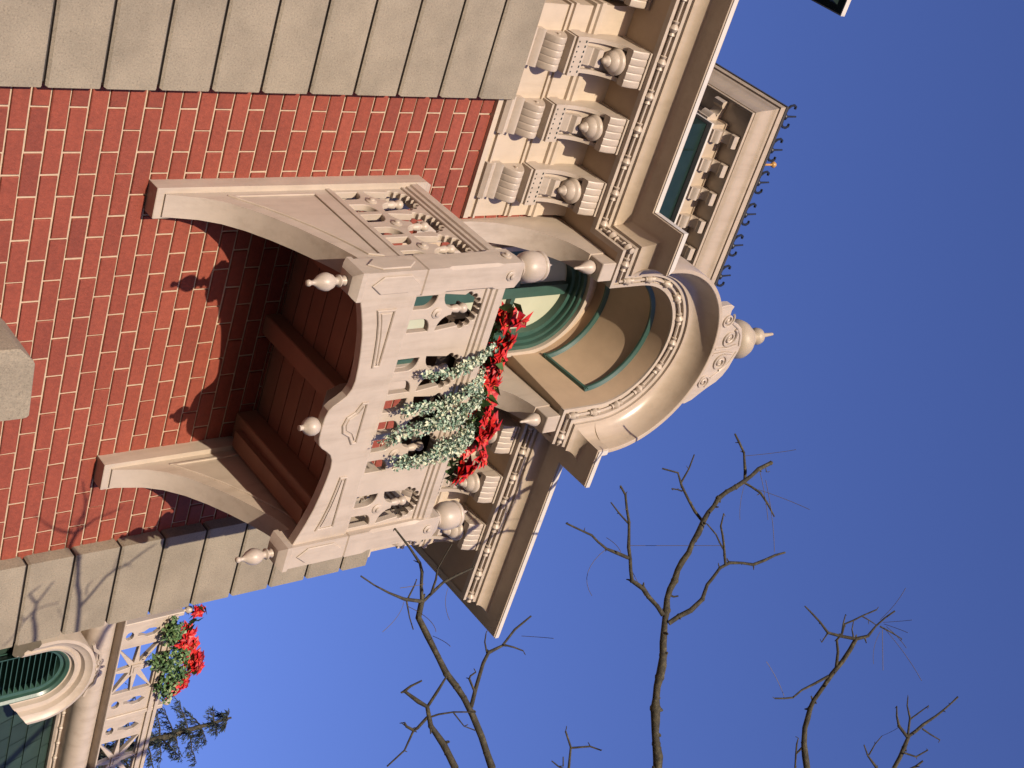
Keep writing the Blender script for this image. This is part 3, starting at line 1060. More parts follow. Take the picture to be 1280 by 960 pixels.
wy = TY + .31; wx = tx0 + .31; TXE = 4.15
mb = MB()
lines = []
for e, z in tprof():
    lines.append([(wx - e, 4.0, z), (wx - e, wy - e, z), (TXE, wy - e, z)])
mb.loft([[l[i] for l in lines] for i in range(3)], False, False, True)
tur = part('roof_turret', mb, M_CROWN, B, angle=28, label='smaller cream cornice of a turret rising behind the main eave')
mb = MB()
mb.add([(wx - .252, 4, 9.540), (wx - .252, wy - .252, 9.540), (TXE, wy - .252, 9.540), (TXE, wy - .252, 9.562), (wx - .252, wy - .252, 9.562), (wx - .252, 4, 9.562)], [(0, 1, 4, 5), (1, 2, 3, 4)])
mb.add([(wx - .252, 4, 9.562), (wx - .252, wy - .252, 9.562), (TXE, wy - .252, 9.562), (TXE, 2.5, 10.1), (wx + .9, 2.5, 10.1), (wx + .9, 4, 10.1)], [(0, 1, 4, 5), (1, 2, 3, 4)])
part('turret_roof', mb, M_ROOF, tur)
# turret wall below the frieze: dark green panelled band on a cream sill
mb = MB()
mb.box(wx + .01, TXE, wy + .03, 3.9, 7.6, 9.16)
mb.box(wx + .20, TXE, wy + .012, wy + .029, 8.9, 9.10)
part('turret_wall', mb, M_DGREEN, tur)
mb = MB()
mb.box(wx - .012, TXE, wy - .012, 3.9, 9.150, 9.170)
part('turret_sill', mb, M_WHITE, tur)
# turret brackets
def tbr():
    m = MB()
    w = .09
    fx = lambda u, v, x: (x, u, v)
    m.prism([(0, 9.180), (-.022, 9.182), (-.022, 9.194)] + [(-.022 - .030 * math.sin(PI * q / 8), 9.196 + .072 * q / 8) for q in range(0, 9)] + [(-.036, 9.274), (0, 9.274)], fx, 0, w)
    up = [(-.036 - .085 * (1 - math.cos(PI / 2 * k / 8)), 9.274 + .035 * math.sin(PI / 2 * k / 8)) for k in range(9)]
    m.prism([(0, 9.274)] + up + [(-.121, 9.337), (0, 9.337)], fx, 0.006, w - .006)
    m.prism([(-.085, 9.298), (-.105, 9.284), (-.128, 9.288), (-.138, 9.31), (-.135, 9.337), (-.08, 9.337)], fx, 0, w)
    return m


tb0 = None
for i in range(6):
    x = 2.812 + .2165 * i
    if tb0 is None:
        tb0 = part('turret_bracket', tbr(), M_CREAM, tur, angle=40); tb_off = Vector(tb0.location) + wloc(tur)
        tb0.location = Vector((x, wy, 0)) + tb_off - wloc(tur)
    else:
        clone(tb0, tur, Vector((x, wy, 0)) + tb_off)
m = MB(); src = tbr()
m.v = [(wx + (p[1]), wy + .16 - p[0], p[2]) for p in src.v]; m.f = src.f; m.sm = src.sm; m.mi = src.mi
part('turret_bracket', m, M_CREAM, tur, angle=40)
# iron cresting along the edge and a brass ball rod
def cresting(p):
    m = MB(); x, y, z = p
    m.tube([(x, y, z - .02), (x, y, z + .175)], [.010, .006], 6)
    m.tube([(x, y, z + .172), (x, y, z + .180)], [.007, .001], 6)
    for ax, ay in ((1, 0), (-1, 0)):
        m.tube([(x + ax * r, y + ay * r, z + h) for r, h in ((0, .060), (.026, .050), (.056, .054), (.078, .078), (.084, .110), (.072, .134), (.055, .132))], .0095, 6)
        m.tube([(x + ax * r, y + ay * r, z + h) for r, h in ((0, .055), (.022, .040), (.048, .030), (.062, .006))], .0085, 6)
    m.lathe([(0, .03), (.022, .042), (.026, .056), (.014, .074), (0, .084)], (x, y, z), 'z', 8)
    return m


cz = 9.560
c0 = None
for i in range(6):
    x = 2.620 + i * .2515
    if c0 is None:
        c0 = part('iron_crest', cresting((0, 0, 0)), M_IRON, tur, angle=50); c_off = Vector(c0.location) + wloc(tur)
        c0.location = Vector((x, TY + .10, cz)) + c_off - wloc(tur)
    else:
        clone(c0, tur, Vector((x, TY + .10, cz)) + c_off)
m = MB()
m.tube([(3.005, TY + .14, 9.55), (3.005, TY + .14, 9.75)], .008, 8)
m.lathe([(0, -.024), (.014, -.02), (.024, 0), (.014, .02), (0, .026)], (3.005, TY + .14, 9.762), 'z', 14)
part('brass_ball', m, M_BRASS, tur, angle=60)
# corner of a still higher eave, top edge of the picture
E1 = at_y(1052, 18, 2.3)
mb = MB()
pr = [(0.55, -.16), (.16, -.15), (.16, -.10), (.10, -.09), (.06, -.03), (.03, -.02), (0, -.02), (0, .035), (.4, .09)]
lines = [[(E1.x - 2.2, E1.y + d, E1.z + h), (E1.x - d, E1.y + d, E1.z + h), (E1.x - d, E1.y + 3, E1.z + h)] for d, h in pr]
mb.loft([[l[i] for l in lines] for i in range(3)], False, False, True)
for k in range(3): mb.box(E1.x - .34 - k * .3, E1.x - .24 - k * .3, E1.y + .2, E1.y + .5, E1.z - .30, E1.z - .16)
mb.box(E1.x - 2.2, E1.x - .5, E1.y + .5, E1.y + 3, 9.0, E1.z - .14)
ue = part('upper_eave', mb, M_DGREEN, B, angle=28)
mb = MB()
mb.box(E1.x - 2.2, E1.x + .002, E1.y - .012, E1.y - .001, E1.z - .02, E1.z + .035)
mb.box(E1.x + .001, E1.x + .012, E1.y - .012, E1.y + 3, E1.z - .02, E1.z + .035)
part('eave_edge', mb, M_WHITE, ue)

# ------------------------------------------------------------------ NEIGHBOUR with shingled mansard, dormer and roof railing
NY = 2.1
N = root('mansard_building', 'neighbouring building with dark slate mansard, arched louvred dormer and pierced cream roof railing', 'building', (8.5, 2.6, 0.14))
mb = MB()
mb.box(6.6, 14, 2.0, 8, 0.14, 4.2)
part('wall', mb, M_FRIEZE, N)
mb = MB()                           # mansard: rows of slates on a slope
zz = 4.2; rowi = 0
while zz < 6.0:
    yv = 1.9 + (zz - 4.2) * .24
    x = 6.6 + (rowi % 2) * .1
    while x < 12:
        mb.add([(x, yv - .012, zz), (x + .194, yv - .012, zz), (x + .194, yv + .045, zz + .19), (x, yv + .045, zz + .19), (x, yv + .01, zz), (x + .194, yv + .01, zz)], [(0, 1, 2, 3), (0, 4, 5, 1)])
        x += .2
    zz += .155; rowi += 1
mb.add([(6.6, 1.915, 4.2), (12, 1.915, 4.2), (12, 2.36, 6.04), (6.6, 2.36, 6.04)], [(0, 1, 2, 3)])
part('mansard_roof', mb, M_SLATE, N, merge=False)
# half-round cornice, bead strip and deck under the railing
mb = MB()
def half_round(cy, cz, r, n=14, s=PI * .5, e=PI * 1.5): return [(cy + r * math.cos(s + (e - s) * i / n), cz + r * math.sin(s + (e - s) * i / n)) for i in range(n + 1)]
pr = [(2.6, 5.985), (2.285, 5.985), (2.27, 6.0), (2.27, 6.046), (2.25, 6.052)] + half_round(2.215, 6.168, .112)[::-1] + [(2.14, 6.284), (2.085, 6.286), (2.075, 6.290), (2.075, 6.30), (2.6, 6.30)]
mb.loft([[(x, y, z) for y, z in pr] for x in (6.9, 9.06, 9.07, 13)], False, False, True)
part('roof_cornice', mb, M_CREAM, N, angle=40)
mb = MB()
mb.tube([(6.9, 2.258, 6.025), (13, 2.258, 6.025)], .010, 6)
x = 7.2
while x < 10.5:
    knot(mb, Vector((x, 2.258, 6.025)), Vector((1, 0, 0)), .9); x += .165
part('bead_rod', mb, M_CREAM, N, angle=50)
# railing: two bays, each with a spoked square between pierced panels
RZ0, RZ1 = 6.285, 6.66
def rail_bay(xa, xb):
    w = xb - xa; c = (xa + xb) / 2
    polys = [[(xa, RZ0), (xb, RZ0), (xb, RZ1), (xa, RZ1)]]
    q = .265
    zm = (RZ0 + RZ1) / 2
    sq = .178
    for k in range(8):               # eight triangular openings between the spokes
        a0 = k * PI / 4; a1 = a0 + PI / 4
        def rim(a, m):
            cx, sx = math.cos(a), math.sin(a); f = 1 / max(abs(cx), abs(sx))
            return Vector((c + q * .92 * cx * f, zm + sq * sx * f))
        A = Vector((c + .058 * math.cos((a0 + a1) / 2), zm + .046 * math.sin((a0 + a1) / 2)))
        p0 = rim(a0, 0); p1 = rim(a1, 0)
        cen = (A + p0 + p1) / 3
        tri = [cen + (v - cen) * .90 for v in (A, p0, p1)]
        polys.append([(v.x, v.y) for v in tri])
    for s in (-1, 1):
        for du in (.30 + .062, .30 + .155):
            x = c + s * du
            if not (xa + .03 < x < xb - .03): continue
            polys.append([(x + .042 * math.cos(t), 6.365 + .034 * math.sin(t)) for t in [2 * PI * i / 10 for i in range(10)]])
            key = [(x - .016, 6.435), (x + .016, 6.435), (x + .018, 6.48), (x + .042, 6.52), (x + .036, 6.575), (x, 6.62), (x - .036, 6.575), (x - .042, 6.52), (x - .018, 6.48)]
            polys.append(key)
    return polys


mb = MB()
for xa, xb in ((7.565, 8.535), (8.575, 9.545), (9.585, 10.555)):
    add_board(mb, rail_bay(xa, xb), .035, XZ(NY + .01), .002)
rl = part('roof_railing', mb, M_CREAM, N, angle=25)
mb = MB()
for z0, z1, y0, y1 in ((6.660, 6.69, NY - .025, NY + .045), (6.692, 6.71, NY - .015, NY + .035), (6.712, 6.742, NY - .03, NY + .05)):
    mb.box(7.55, 10.6, y0, y1, z0, z1)
part('railing_cap', mb, M_CREAM, rl)
for x in (7.545, 8.535, 9.545):
    mb = MB()
    mb.cbox(x, x + .04, NY - .02, NY + .05, 6.30, 6.80, .006)
    mb.lathe([(0, 6.80), (.012, 6.80), (.012, 6.82), (.024, 6.83), (.032, 6.85), (.024, 6.875), (.008, 6.885), (0, 6.89)], (x + .02, NY + .015, 0), 'z', 12)
    part('railing_post', mb, M_CREAM, rl, angle=40)
for xa, xb in ((7.565, 8.535), (8.575, 9.545)):
    c = (xa + xb) / 2; mb = MB(); zm = (RZ0 + RZ1) / 2
    mb.box(c - .05, c + .05, NY - .02, NY - .006, zm - .04, zm + .04)
    mb.box(c - .03, c + .03, NY - .026, NY - .021, zm - .022, zm + .022)
    part('hub', mb, M_CREAM, rl)
# arched dormer
DC, DZc = 7.822, 5.66
def darch(r, y, zb=4.6, n=28, zc=DZc):
    if zb == 'foot': zb = 5.44 + (r - .215) * .75
    return [(DC - r, y, zb)] + [(DC + r * math.cos(PI - PI * i / n), y, zc + r * .97 * math.sin(PI - PI * i / n)) for i in range(n + 1)] + [(DC + r, y, zb)]
mb = MB()
steps = [(.405, 2.36), (.405, 1.99), (.40, 1.97), (.375, 1.965), (.355, 1.985), (.325, 1.995), (.31, 2.03), (.285, 2.035), (.275, 2.02), (.255, 2.025), (.245, 2.06), (.225, 2.065), (.215, 2.11)]
dl = [darch(r, y, 'foot') for r, y in steps]
mb.loft([[l[i] for l in dl] for i in range(len(dl[0]))], True, True, True)
dm = part('dormer', mb, M_CREAM, N, angle=30)
mb = MB()
mb.loft([darch(r, y, 4.6) for r, y in ((.232, 2.06), (.225, 2.06), (.205, 2.075), (.20, 2.10), (.175, 2.105), (.165, 2.16))], False, False, True)
mb.add(darch(.18, 2.17, 4.6), [tuple(range(31))])
part('louvre_frame', mb, M_GREEN, dm, angle=30)
mb = MB()
z = 4.7
while z < DZc + .17:
    hw = .172 if z < DZc else math.sqrt(max(0.0004, .172 ** 2 - ((z - DZc) / .97) ** 2))
    mb.add([(DC - hw, 2.105, z), (DC + hw, 2.105, z), (DC + hw, 2.165, z + .03), (DC - hw, 2.165, z + .03), (DC - hw, 2.105, z - .006), (DC + hw, 2.105, z - .006), (DC + hw, 2.165, z + .024), (DC - hw, 2.165, z + .024)],
           [(0, 1, 2, 3), (4, 7, 6, 5), (0, 4, 5, 1), (1, 5, 6, 2), (3, 2, 6, 7)])
    z += .042
part('louvre', mb, M_GREEN, dm)
mb = MB()                            # openwork ear on the dormer crown
for s in (1, -1):
    mb.tube([(DC + s * x, 1.985, z) for x, z in ((.0, 6.075), (.06, 6.10), (.10, 6.075), (.15, 6.07), (.20, 6.02), (.26, 6.0))], .014, 6)
    mb.tube(spiral(DC + s * .06, 6.09, .03, 0, 1.3, s, 1.985, 16), .009, 6)
mb.tube([(DC, 1.985, 6.05), (DC, 1.985, 6.13)], [.02, .008], 6)
part('dormer_crest', mb, M_CREAM, dm, angle=50)


# ------------------------------------------------------------------ plants
def leaf(mb, p, d, n, L, w, fold=.25, mi=0):
    d = d.normalized(); sd = d.cross(n)
    if sd.length < 1e-5: sd = d.orthogonal()
    sd.normalize(); n = sd.cross(d).normalized()
    tip = p + d * L - n * (L * .12); mid = p + d * (L * .45)
    a = mid + sd * w + n * (w * fold); b = mid - sd * w + n * (w * fold)
    c = mid - n * (w * .1)
    mb.add([p, a, tip, b, c], [(0, 1, 4), (1, 2, 4), (2, 3, 4), (3, 0, 4)], mi=mi)


def rv(k=1.0):
    while True:
        v = Vector((random.uniform(-1, 1), random.uniform(-1, 1), random.uniform(-1, 1)))
        if 0.05 < v.length < 1: return v * k


def bloom(mb, c, axis, R):
    axis = axis.normalized(); t = axis.orthogonal().normalized(); b = axis.cross(t)
    for ringi, (nb, rr, lift) in enumerate(((6, 1.0, -.05), (6, .78, .25), (5, .5, .6))):
        a0 = random.uniform(0, 6)
        for i in range(nb):
            a = a0 + 2 * PI * i / nb + random.uniform(-.2, .2)
            d = t * math.cos(a) + b * math.sin(a) + axis * (lift + random.uniform(-.15, .15))
            leaf(mb, c, d, axis, R * rr * random.uniform(.85, 1.15), R * rr * random.uniform(.30, .40))


def poinsettia(name, c, blooms, R, label, group, leaves=26, spread=.07, base=None):
    r = root(name, label, 'poinsettia', tuple(base or c), group)
    for (dx, dy, dz) in blooms:
        m = MB(); p = Vector(c) + Vector((dx, dy, dz))
        bloom(m, p, Vector((random.uniform(-.5, .4), -1, random.uniform(-.1, .7))), R * random.uniform(.9, 1.15))
        bo = part('bloom', m, M_RED, r, merge=False)
        m = MB()
        for k in range(4):
            q = p + Vector((random.uniform(-.009, .009), -.02 + random.uniform(-.006, .006), random.uniform(-.009, .009)))
            m.lathe([(0, -.0035), (.0026, 0), (0, .0035)], q, 'z', 5)
        part('bud', m, M_YEL, bo)
    m = MB()
    for k in range(leaves):
        p = Vector(c) + Vector((random.gauss(0, spread), random.gauss(.03, .03), random.gauss(-.03, .03)))
        d = rv(); d.z *= .7; d.y -= .3
        leaf(m, p, d, Vector((0, -.5, 1)), R * random.uniform(.9, 1.4), R * .3)
    for k in range(3):
        p = Vector(c) + Vector((random.gauss(0, spread * .5), 0.02, 0))
        m.tube([Vector(c) + Vector((0, .04, -.11)), p], .005, 5)
    part('foliage', m, M_PLEAF, r, merge=False)
    return r


# planter box behind the rail
mb = MB()
mb.box(3.06, 3.96, -.785, -.655, 5.83, 5.975)
mb.box(3.05, 3.97, -.795, -.645, 5.975, 5.99)
P = root('planter_box', 'long dark planter box behind the front balcony rail, holding the red flowers', 'planter', (3.51, -.72, 5.83))
part('box', mb, paint('dark_wood', (0.05, .035, .025)), P)
mb = MB(); mb.box(3.07, 3.95, -.78, -.66, 5.985, 6.0); part('soil', mb, paint('soil', (.03, .022, .015), rough=.95), P)

fl = [((630, 402), 'at the left end of the balcony flower row, beside the bare rail'),
      ((623, 432), 'second from the left end of the balcony flower row'),
      ((617, 456), 'above the left edge of the trailing ivy on the balcony'),
      ((612, 482), 'above the shortest ivy trail near the middle of the balcony rail'),
      ((603, 508), 'at the middle of the balcony flower row'),
      ((600, 532), 'just right of the middle of the balcony flower row'),
      ((592, 557), 'second from the right end of the balcony flower row'),
      ((578, 582), 'at the low right end of the balcony flower row')]
for i, ((px, py), where) in enumerate(fl):
    c = at_y(px, py, -.835)
    n = 4
    bl = [(random.uniform(-.055, .055), random.uniform(-.06, .03), random.uniform(-.055, .055)) for k in range(n)]
    poinsettia('poinsettia', c, bl, .073, 'red poinsettia ' + where, 'poinsettias along the balcony rail', leaves=22, spread=.055, base=(c.x, -.72, 5.99))


def ivy(paths, rad, nleaf, mat, size):
    m = MB()
    for path, r0 in paths:
        P = [Vector(p) for p in path]
        m.tube(P, .004, 5)
        seg = [(a, b, (b - a).length) for a, b in zip(P[:-1], P[1:])]
        tot = sum(s[2] for s in seg)
        for k in range(int(nleaf * tot)):
            d = random.uniform(0, tot)
            for a, b, L in seg:
                if d <= L: break
                d -= L
            t = min(1, d / L)
            p = a.lerp(b, t)
            off = rv(r0); off.y = off.y * .8 - r0 * .2
            p = p + off
            dr = rv(); dr.z -= .35
            leaf(m, p, dr, Vector((random.uniform(-.9, .9), -1, random.uniform(-.4, .9))), size * random.uniform(.7, 1.3), size * random.uniform(.35, .5))
    return m


ivs = [([((612, 438), -.86), ((590, 458), -.925), ((562, 467), -.935), ((530, 470), -.925)], .023, 620, 'wispy ivy trail, thinnest and leftmost on the balcony front'),
       ([((600, 470), -.86), ((580, 492), -.93), ((545, 507), -.94), ((506, 513), -.93)], .031, 900, 'ivy trail second from the left, hanging over the balcony rail'),
       ([((595, 500), -.86), ((565, 524), -.94), ((530, 533), -.945), ((505, 540), -.94), ((480, 552), -.93)], .040, 1150, 'longest thick ivy trail, in the middle of the balcony greenery'),
       ([((590, 532), -.86), ((572, 552), -.94), ((548, 556), -.94)], .032, 900, 'short ivy tuft between the longest trail and the bushy right one'),
       ([((580, 545), -.86), ((560, 566), -.93), ((535, 573), -.94), ((510, 577), -.935), ((494, 577), -.925)], .038, 1100, 'bushy ivy trail at the right end of the balcony greenery')]
for path, r0, dens, lab in ivs:
    pts = [at_y(p[0], p[1], y) for p, y in path]
    top = pts[0] + Vector((random.uniform(-.05, .05), .03, .02))
    paths = [([top] + pts, r0)]
    side = [q + Vector((random.uniform(.03, .07) * random.choice((-1, 1)), -.015, .01)) for q in pts[:-1]]
    paths.append((side[:3], r0 * .7))
    m = ivy(paths, r0, dens, M_IVY, .0195)
    o = part('trailing_ivy', m, M_IVY, None, label=lab, merge=False, cat='ivy', group='variegated ivy trails over the balcony rail')

# neighbour's flowers
aa = lambda x, y: (100 + x / 4.364, 740 + y / 4.364)
nf = [((645, 105), 1, 'single red poinsettia apart at the upper left end of the roof railing, against the sky'),
      ((575, 225), 7, 'red poinsettia topmost of the close cluster on the roof railing'),
      ((600, 310), 7, 'red poinsettia in the middle of the cluster on the roof railing'),
      ((612, 385), 6, 'red poinsettia reaching furthest into the sky on the roof railing'),
      ((535, 490), 8, 'red poinsettia lowest in the roof railing cluster, beside the railing post')]
for (px, n, lab) in nf:
    c = at_y(*aa(*px), NY - .03)
    bl = [(random.uniform(-.085, .085), random.uniform(-.05, .03), random.uniform(-.07, .07)) for k in range(n)] if n > 1 else [(0, 0, 0)]
    poinsettia('poinsettia', c, bl, .078, lab, 'poinsettias on the roof railing', leaves=16, spread=.07, base=(c.x, NY, 6.74))
nv = [([aa(520, 160), aa(480, 220), aa(455, 240)], .07, 'small green ivy tuft at the left of the roof railing flowers'),
      ([aa(560, 300), aa(500, 340), aa(450, 370), aa(400, 365)], .075, 'green ivy spilling over the middle of the roof railing'),
      ([aa(540, 400), aa(490, 440), aa(470, 480), aa(440, 540)], .085, 'green ivy low beside the roof railing post')]
for pp, r0, lab in nv:
    pts = [at_y(p[0], p[1], NY - .05) for p in pp]
    m = ivy([(pts, r0), ([p + Vector((.06, -.02, .04)) for p in pts], r0 * .8)], r0, 620, M_VINE, .036)
    part('trailing_ivy', m, M_VINE, None, label=lab, merge=False, cat='ivy', group='green ivy on the roof railing')


# ------------------------------------------------------------------ bare trees
def limb(mb, pts, depth, r0, r1, rough=.010, dd=0.0):
    """pts in picture pixels; becomes a 3D tube at real distance (depth drifts along the limb)"""
    n = len(pts); P = []; Rr = []
    for i, (x, y) in enumerate(pts):
        t = i / max(1, n - 1)
        d = depth + dd * t
        P.append(at_depth(x, y, d)); Rr.append((r0 + (r1 - r0) * t) * d / FPX)
    # subdivide with a little crookedness
    Q = [P[0]]; RR = [Rr[0]]
    for i in range(n - 1):
        L = (P[i + 1] - P[i]).length
        k = max(1, int(L / .05))
        for j in range(1, k + 1):
            t = j / k
            q = P[i].lerp(P[i + 1], t)
            if j < k: q += rv(min(.009, L * .045))
            Q.append(q); RR.append((Rr[i] + (Rr[i + 1] - Rr[i]) * t) * random.uniform(.84, 1.18))
    mb.tube(Q, RR, 8)
    # knuckles and bud spurs
    for q, r in zip(Q[1:], RR[1:]):
        if random.random() < .55:
            d = rv().normalized(); L = random.uniform(.008, .022)
            mb.tube([q, q + d * (r + L * .5), q + d * (r + L) + rv(.004)], [r * .55, max(.0022, r * .42), max(.0012, r * .22)], 5)
        if r > .006 and random.random() < .25:
            mb.lathe([(0, -r * 1.3), (r * .9, -r * .7), (r * 1.22, 0), (r * .9, r * .7), (0, r * 1.3)], q, 'z', 8)
    return P


def hair(mb, a, b, depth, sag=.0, r=.38):
    A = at_depth(a[0], a[1], depth); Bq = at_depth(b[0], b[1], depth - .1)
    P = []
    for i in range(9):
        t = i / 8
        P.append(A.lerp(Bq, t) + (RIGHT * sag) * (t * (1 - t)))
    mb.tube(P, r * depth / FPX, 4)


T1 = root('bare_tree', 'leafless tree whose dark twigs cross the right end of the balcony and eave', 'tree', (5.6, -3.3, 0), 'bare pruned trees at the right')
dA = 5.6
mb = MB()
limb(mb, [(615, 960), (602, 921), (591, 894.5), (580, 872.6), (558, 842), (547, 820), (534, 794), (523, 772), (527.5, 750)], dA, 5.0, 3.4)
limb(mb, [(527.5, 750), (527.5, 715), (525, 704), (512, 684.4), (493.4, 660.4)], dA, 2.6, 1.1)
limb(mb, [(529.7, 752), (505.6, 749), (486, 741), (451, 720)], dA, 2.5, 1.1, dd=-.15)
limb(mb, [(530, 751), (554, 728), (571, 719), (591, 710)], dA, 2.0, .9, dd=.1)
limb(mb, [(538.5, 743.5), (545, 724), (547, 710.7), (564.7, 680)], dA, 1.6, .9, dd=-.1)
limb(mb, [(508, 750), (512, 772), (516.6, 787)], dA, 1.2, .7)
limb(mb, [(510, 748), (518, 732), (521, 724)], dA, 1.2, .7)
limb(mb, [(589, 883.5), (595, 859.5), (604, 829), (610.7, 815.7), (628, 807), (643.5, 787), (664, 770)], dA, 3.0, 1.3, dd=.2)
limb(mb, [(630, 806), (642, 809), (654, 813.5)], dA + .1, 1.3, .8)
limb(mb, [(609, 818), (606, 802.6), (607.6, 791.6)], dA + .1, 1.2, .7)
limb(mb, [(593, 864), (586.6, 848.5), (588, 845), (595, 840)], dA, 1.5, .8)
part('limb', mb, M_BARK, T1, angle=60)
mb = MB()
limb(mb, [(569, 960), (553.8, 929.5), (538.5, 907.6), (534, 883.5), (523, 877), (505.6, 864)], dA - .2, 4.6, 2.2)
limb(mb, [(505.6, 864), (513, 858), (527.5, 850.7)], dA - .2, 2.0, 1.0)
limb(mb, [(505.6, 864), (501, 866)], dA - .2, 1.8, 1.2)
limb(mb, [(534, 884), (547, 864), (558, 846)], dA - .2, 2.0, 1.4)
limb(mb, [(534, 896.7), (522, 910), (516.6, 914), (505.6, 938), (483.8, 958)], dA - .2, 2.0, 1.0)
limb(mb, [(517, 913), (508, 908), (505.6, 903)], dA - .2, 2.0, 1.3)
limb(mb, [(536, 897), (548, 893), (567, 890), (595, 890)], dA - .2, 1.3, 1.0)
limb(mb, [(567, 891), (580, 907.6), (594, 913)], dA - .1, 1.0, .7)
part('limb', mb, M_BARK, T1, angle=60)
mb = MB()
limb(mb, [(711, 975), (711, 960), (713.5, 934), (707, 914)], dA + .2, 2.4, 1.0)
limb(mb, [(713, 935), (737.6, 933), (751.6, 938)], dA + .2, 1.4, .8)
limb(mb, [(713, 965), (698, 958), (689.5, 951)], dA + .2, 1.2, .8)
limb(mb, [(704, 958), (704, 946)], dA + .2, .9, .7)
part('limb', mb, M_BARK, T1, angle=60)
for a, b, sg in (((505, 752), (478, 790), .06), ((541, 795), (563, 808), .03), ((560, 735), (562, 775), -.05), ((510, 758), (545, 790), .1), ((652, 795), (692, 798), .04), ((530, 730), (500, 735), .03)):
    mb = MB()
    hair(mb, a, b, dA, sg)
    part('dry_stem', mb, M_STRAW, T1, angle=60)
mb = MB()
mb.tube([(5.6, -3.3, 0), (5.55, -3.25, 1.2), (5.45, -3.15, 2.4), (5.3, -3.05, 3.0)], [.15, .12, .10, .085], 12)
cr = Vector((5.3, -3.05, 3.0))
for px, r in (((615, 958), .0142), ((569, 958), .0130), ((711, 972), .0072)):
    e = at_depth(px[0], px[1], dA if px[0] == 615 else dA - .2 if px[0] == 569 else dA + .2)
    f = at_depth(px[0] - 30, px[1] + 190, dA + .1)
    mb.tube([cr - Vector((0, 0, .2)), cr.lerp(f, .5) + Vector((0, 0, .05)), f, e], [.06, .045, .03, r], 10)
part('trunk', mb, M_BARK, T1, angle=60)

T2 = root('bare_tree', 'leafless tree with a thick olive branch forking alone against open blue sky', 'tree', (8.2, -1.6, 0), 'bare pruned trees at the right')
dB = 7.5
mb = MB()
limb(mb, [(822, 975), (822, 960), (819, 915), (820, 873), (827.7, 832), (830, 790), (831, 777), (833.7, 749), (847, 712.7), (872.7, 667), (879.5, 651), (898, 623), (930, 601.7), (948, 586.5), (963.5, 578.7)], dB, 6.3, 2.2, dd=.5)
limb(mb, [(829, 769), (803.9, 735.6), (790, 726), (787.8, 699), (786.4, 653), (781.8, 618.6), (775.4, 607)], dB + .2, 3.2, 1.1)
limb(mb, [(786, 697.6), (758, 686), (739.6, 669), (707.5, 654)], dB + .2, 2.3, 1.3, dd=-.1)
limb(mb, [(786, 655), (774, 641.6), (763.5, 627.8)], dB + .2, 1.2, .8)
limb(mb, [(836, 779), (863.5, 763), (878, 749), (884, 731), (900, 710), (911.7, 703.5), (941.5, 705.8), (969, 694), (981.4, 690.6)], dB + .2, 3.2, 1.3, dd=.2)
limb(mb, [(907, 705.8), (904.8, 680.5), (901, 657.6), (904.8, 641.6)], dB + .3, 1.8, .9)
limb(mb, [(906, 690), (895, 668), (884, 655)], dB + .3, 1.0, .8)
limb(mb, [(878.5, 652), (861, 625.5), (852, 607), (847.4, 591), (827.7, 585.6)], dB + .4, 2.0, .9)
limb(mb, [(851, 604), (861, 586.5), (868, 568)], dB + .4, 1.3, .8)
limb(mb, [(853, 614), (847, 612), (839.6, 610.8)], dB + .4, 1.1, .8)
limb(mb, [(931, 600), (930, 565.9), (924, 553), (918.5, 542)], dB + .5, 1.9, 1.1)
limb(mb, [(930, 603), (950.6, 616), (959.8, 630), (968, 646)], dB + .5, 1.6, .9)
limb(mb, [(834, 742), (842, 746), (848, 745)], dB + .3, 1.6, 1.0)
limb(mb, [(948, 588), (957, 584), (958, 590)], dB + .5, 1.2, .8)
part('limb', mb, M_BARK, T2, angle=60)
mb = MB()
dC = dB + .5
limb(mb, [(1009, 975), (1008.7, 960), (1005, 930), (1006, 910), (1017.5, 875), (1030, 857.5), (1040, 842.5), (1052.5, 827.5), (1062.5, 812.5), (1070, 798.7)], dC, 4.0, 2.5)
limb(mb, [(1070, 798.7), (1085, 795), (1095, 782.5), (1118.7, 763.7)], dC, 2.4, 1.0)
limb(mb, [(1036, 845), (1017.5, 855), (1002.5, 862.5), (991, 872), (968.7, 873)], dC, 1.9, .9, dd=-.1)
limb(mb, [(1045, 837), (1047.5, 815), (1046, 800), (1052.5, 792.5), (1056, 780), (1077.5, 770), (1096, 762)], dC, 2.2, .9)
limb(mb, [(1070, 798.7), (1050, 795), (1035, 791), (1025, 777.5), (1006, 757.5)], dC, 2.2, .9)
limb(mb, [(1035, 791), (1031, 797), (1027, 803)], dC, 1.2, .7)
limb(mb, [(1052, 794), (1054, 780), (1057, 768)], dC, 1.2, .6)
limb(mb, [(1067, 797), (1065, 787), (1067, 776)], dC, 1.2, .7)
limb(mb, [(1077, 770), (1086, 775), (1095, 781)], dC, .9, .7)
limb(mb, [(1005, 932), (995, 942.5), (993.7, 962)], dC, 1.6, 1.2)
limb(mb, [(995, 942.5), (996, 930), (998, 922.5)], dC, 1.2, .7)
limb(mb, [(1016, 876), (1014, 870)], dC, 1.5, 1.0)
limb(mb, [(1100, 783), (1115, 791), (1127.5, 798.7)], dC, 1.1, .6)
limb(mb, [(1081, 797), (1083, 804)], dC, 1.2, .7)
part('limb', mb, M_BARK, T2, angle=60)
mb = MB()
limb(mb, [(1113, 975), (1117.5, 960), (1130, 935), (1136, 920), (1153.7, 906), (1170, 895), (1197.5, 871)], dC, 3.2, 1.1, dd=.2)
limb(mb, [(1134, 921), (1123.7, 907.5), (1121, 895), (1121, 882.5)], dC, 2.2, .8)
limb(mb, [(1135, 918), (1137.5, 897.5), (1134, 882), (1135, 871)], dC, 1.6, .8)
limb(mb, [(1138, 899), (1150, 890), (1161, 882)], dC, 1.1, .7)
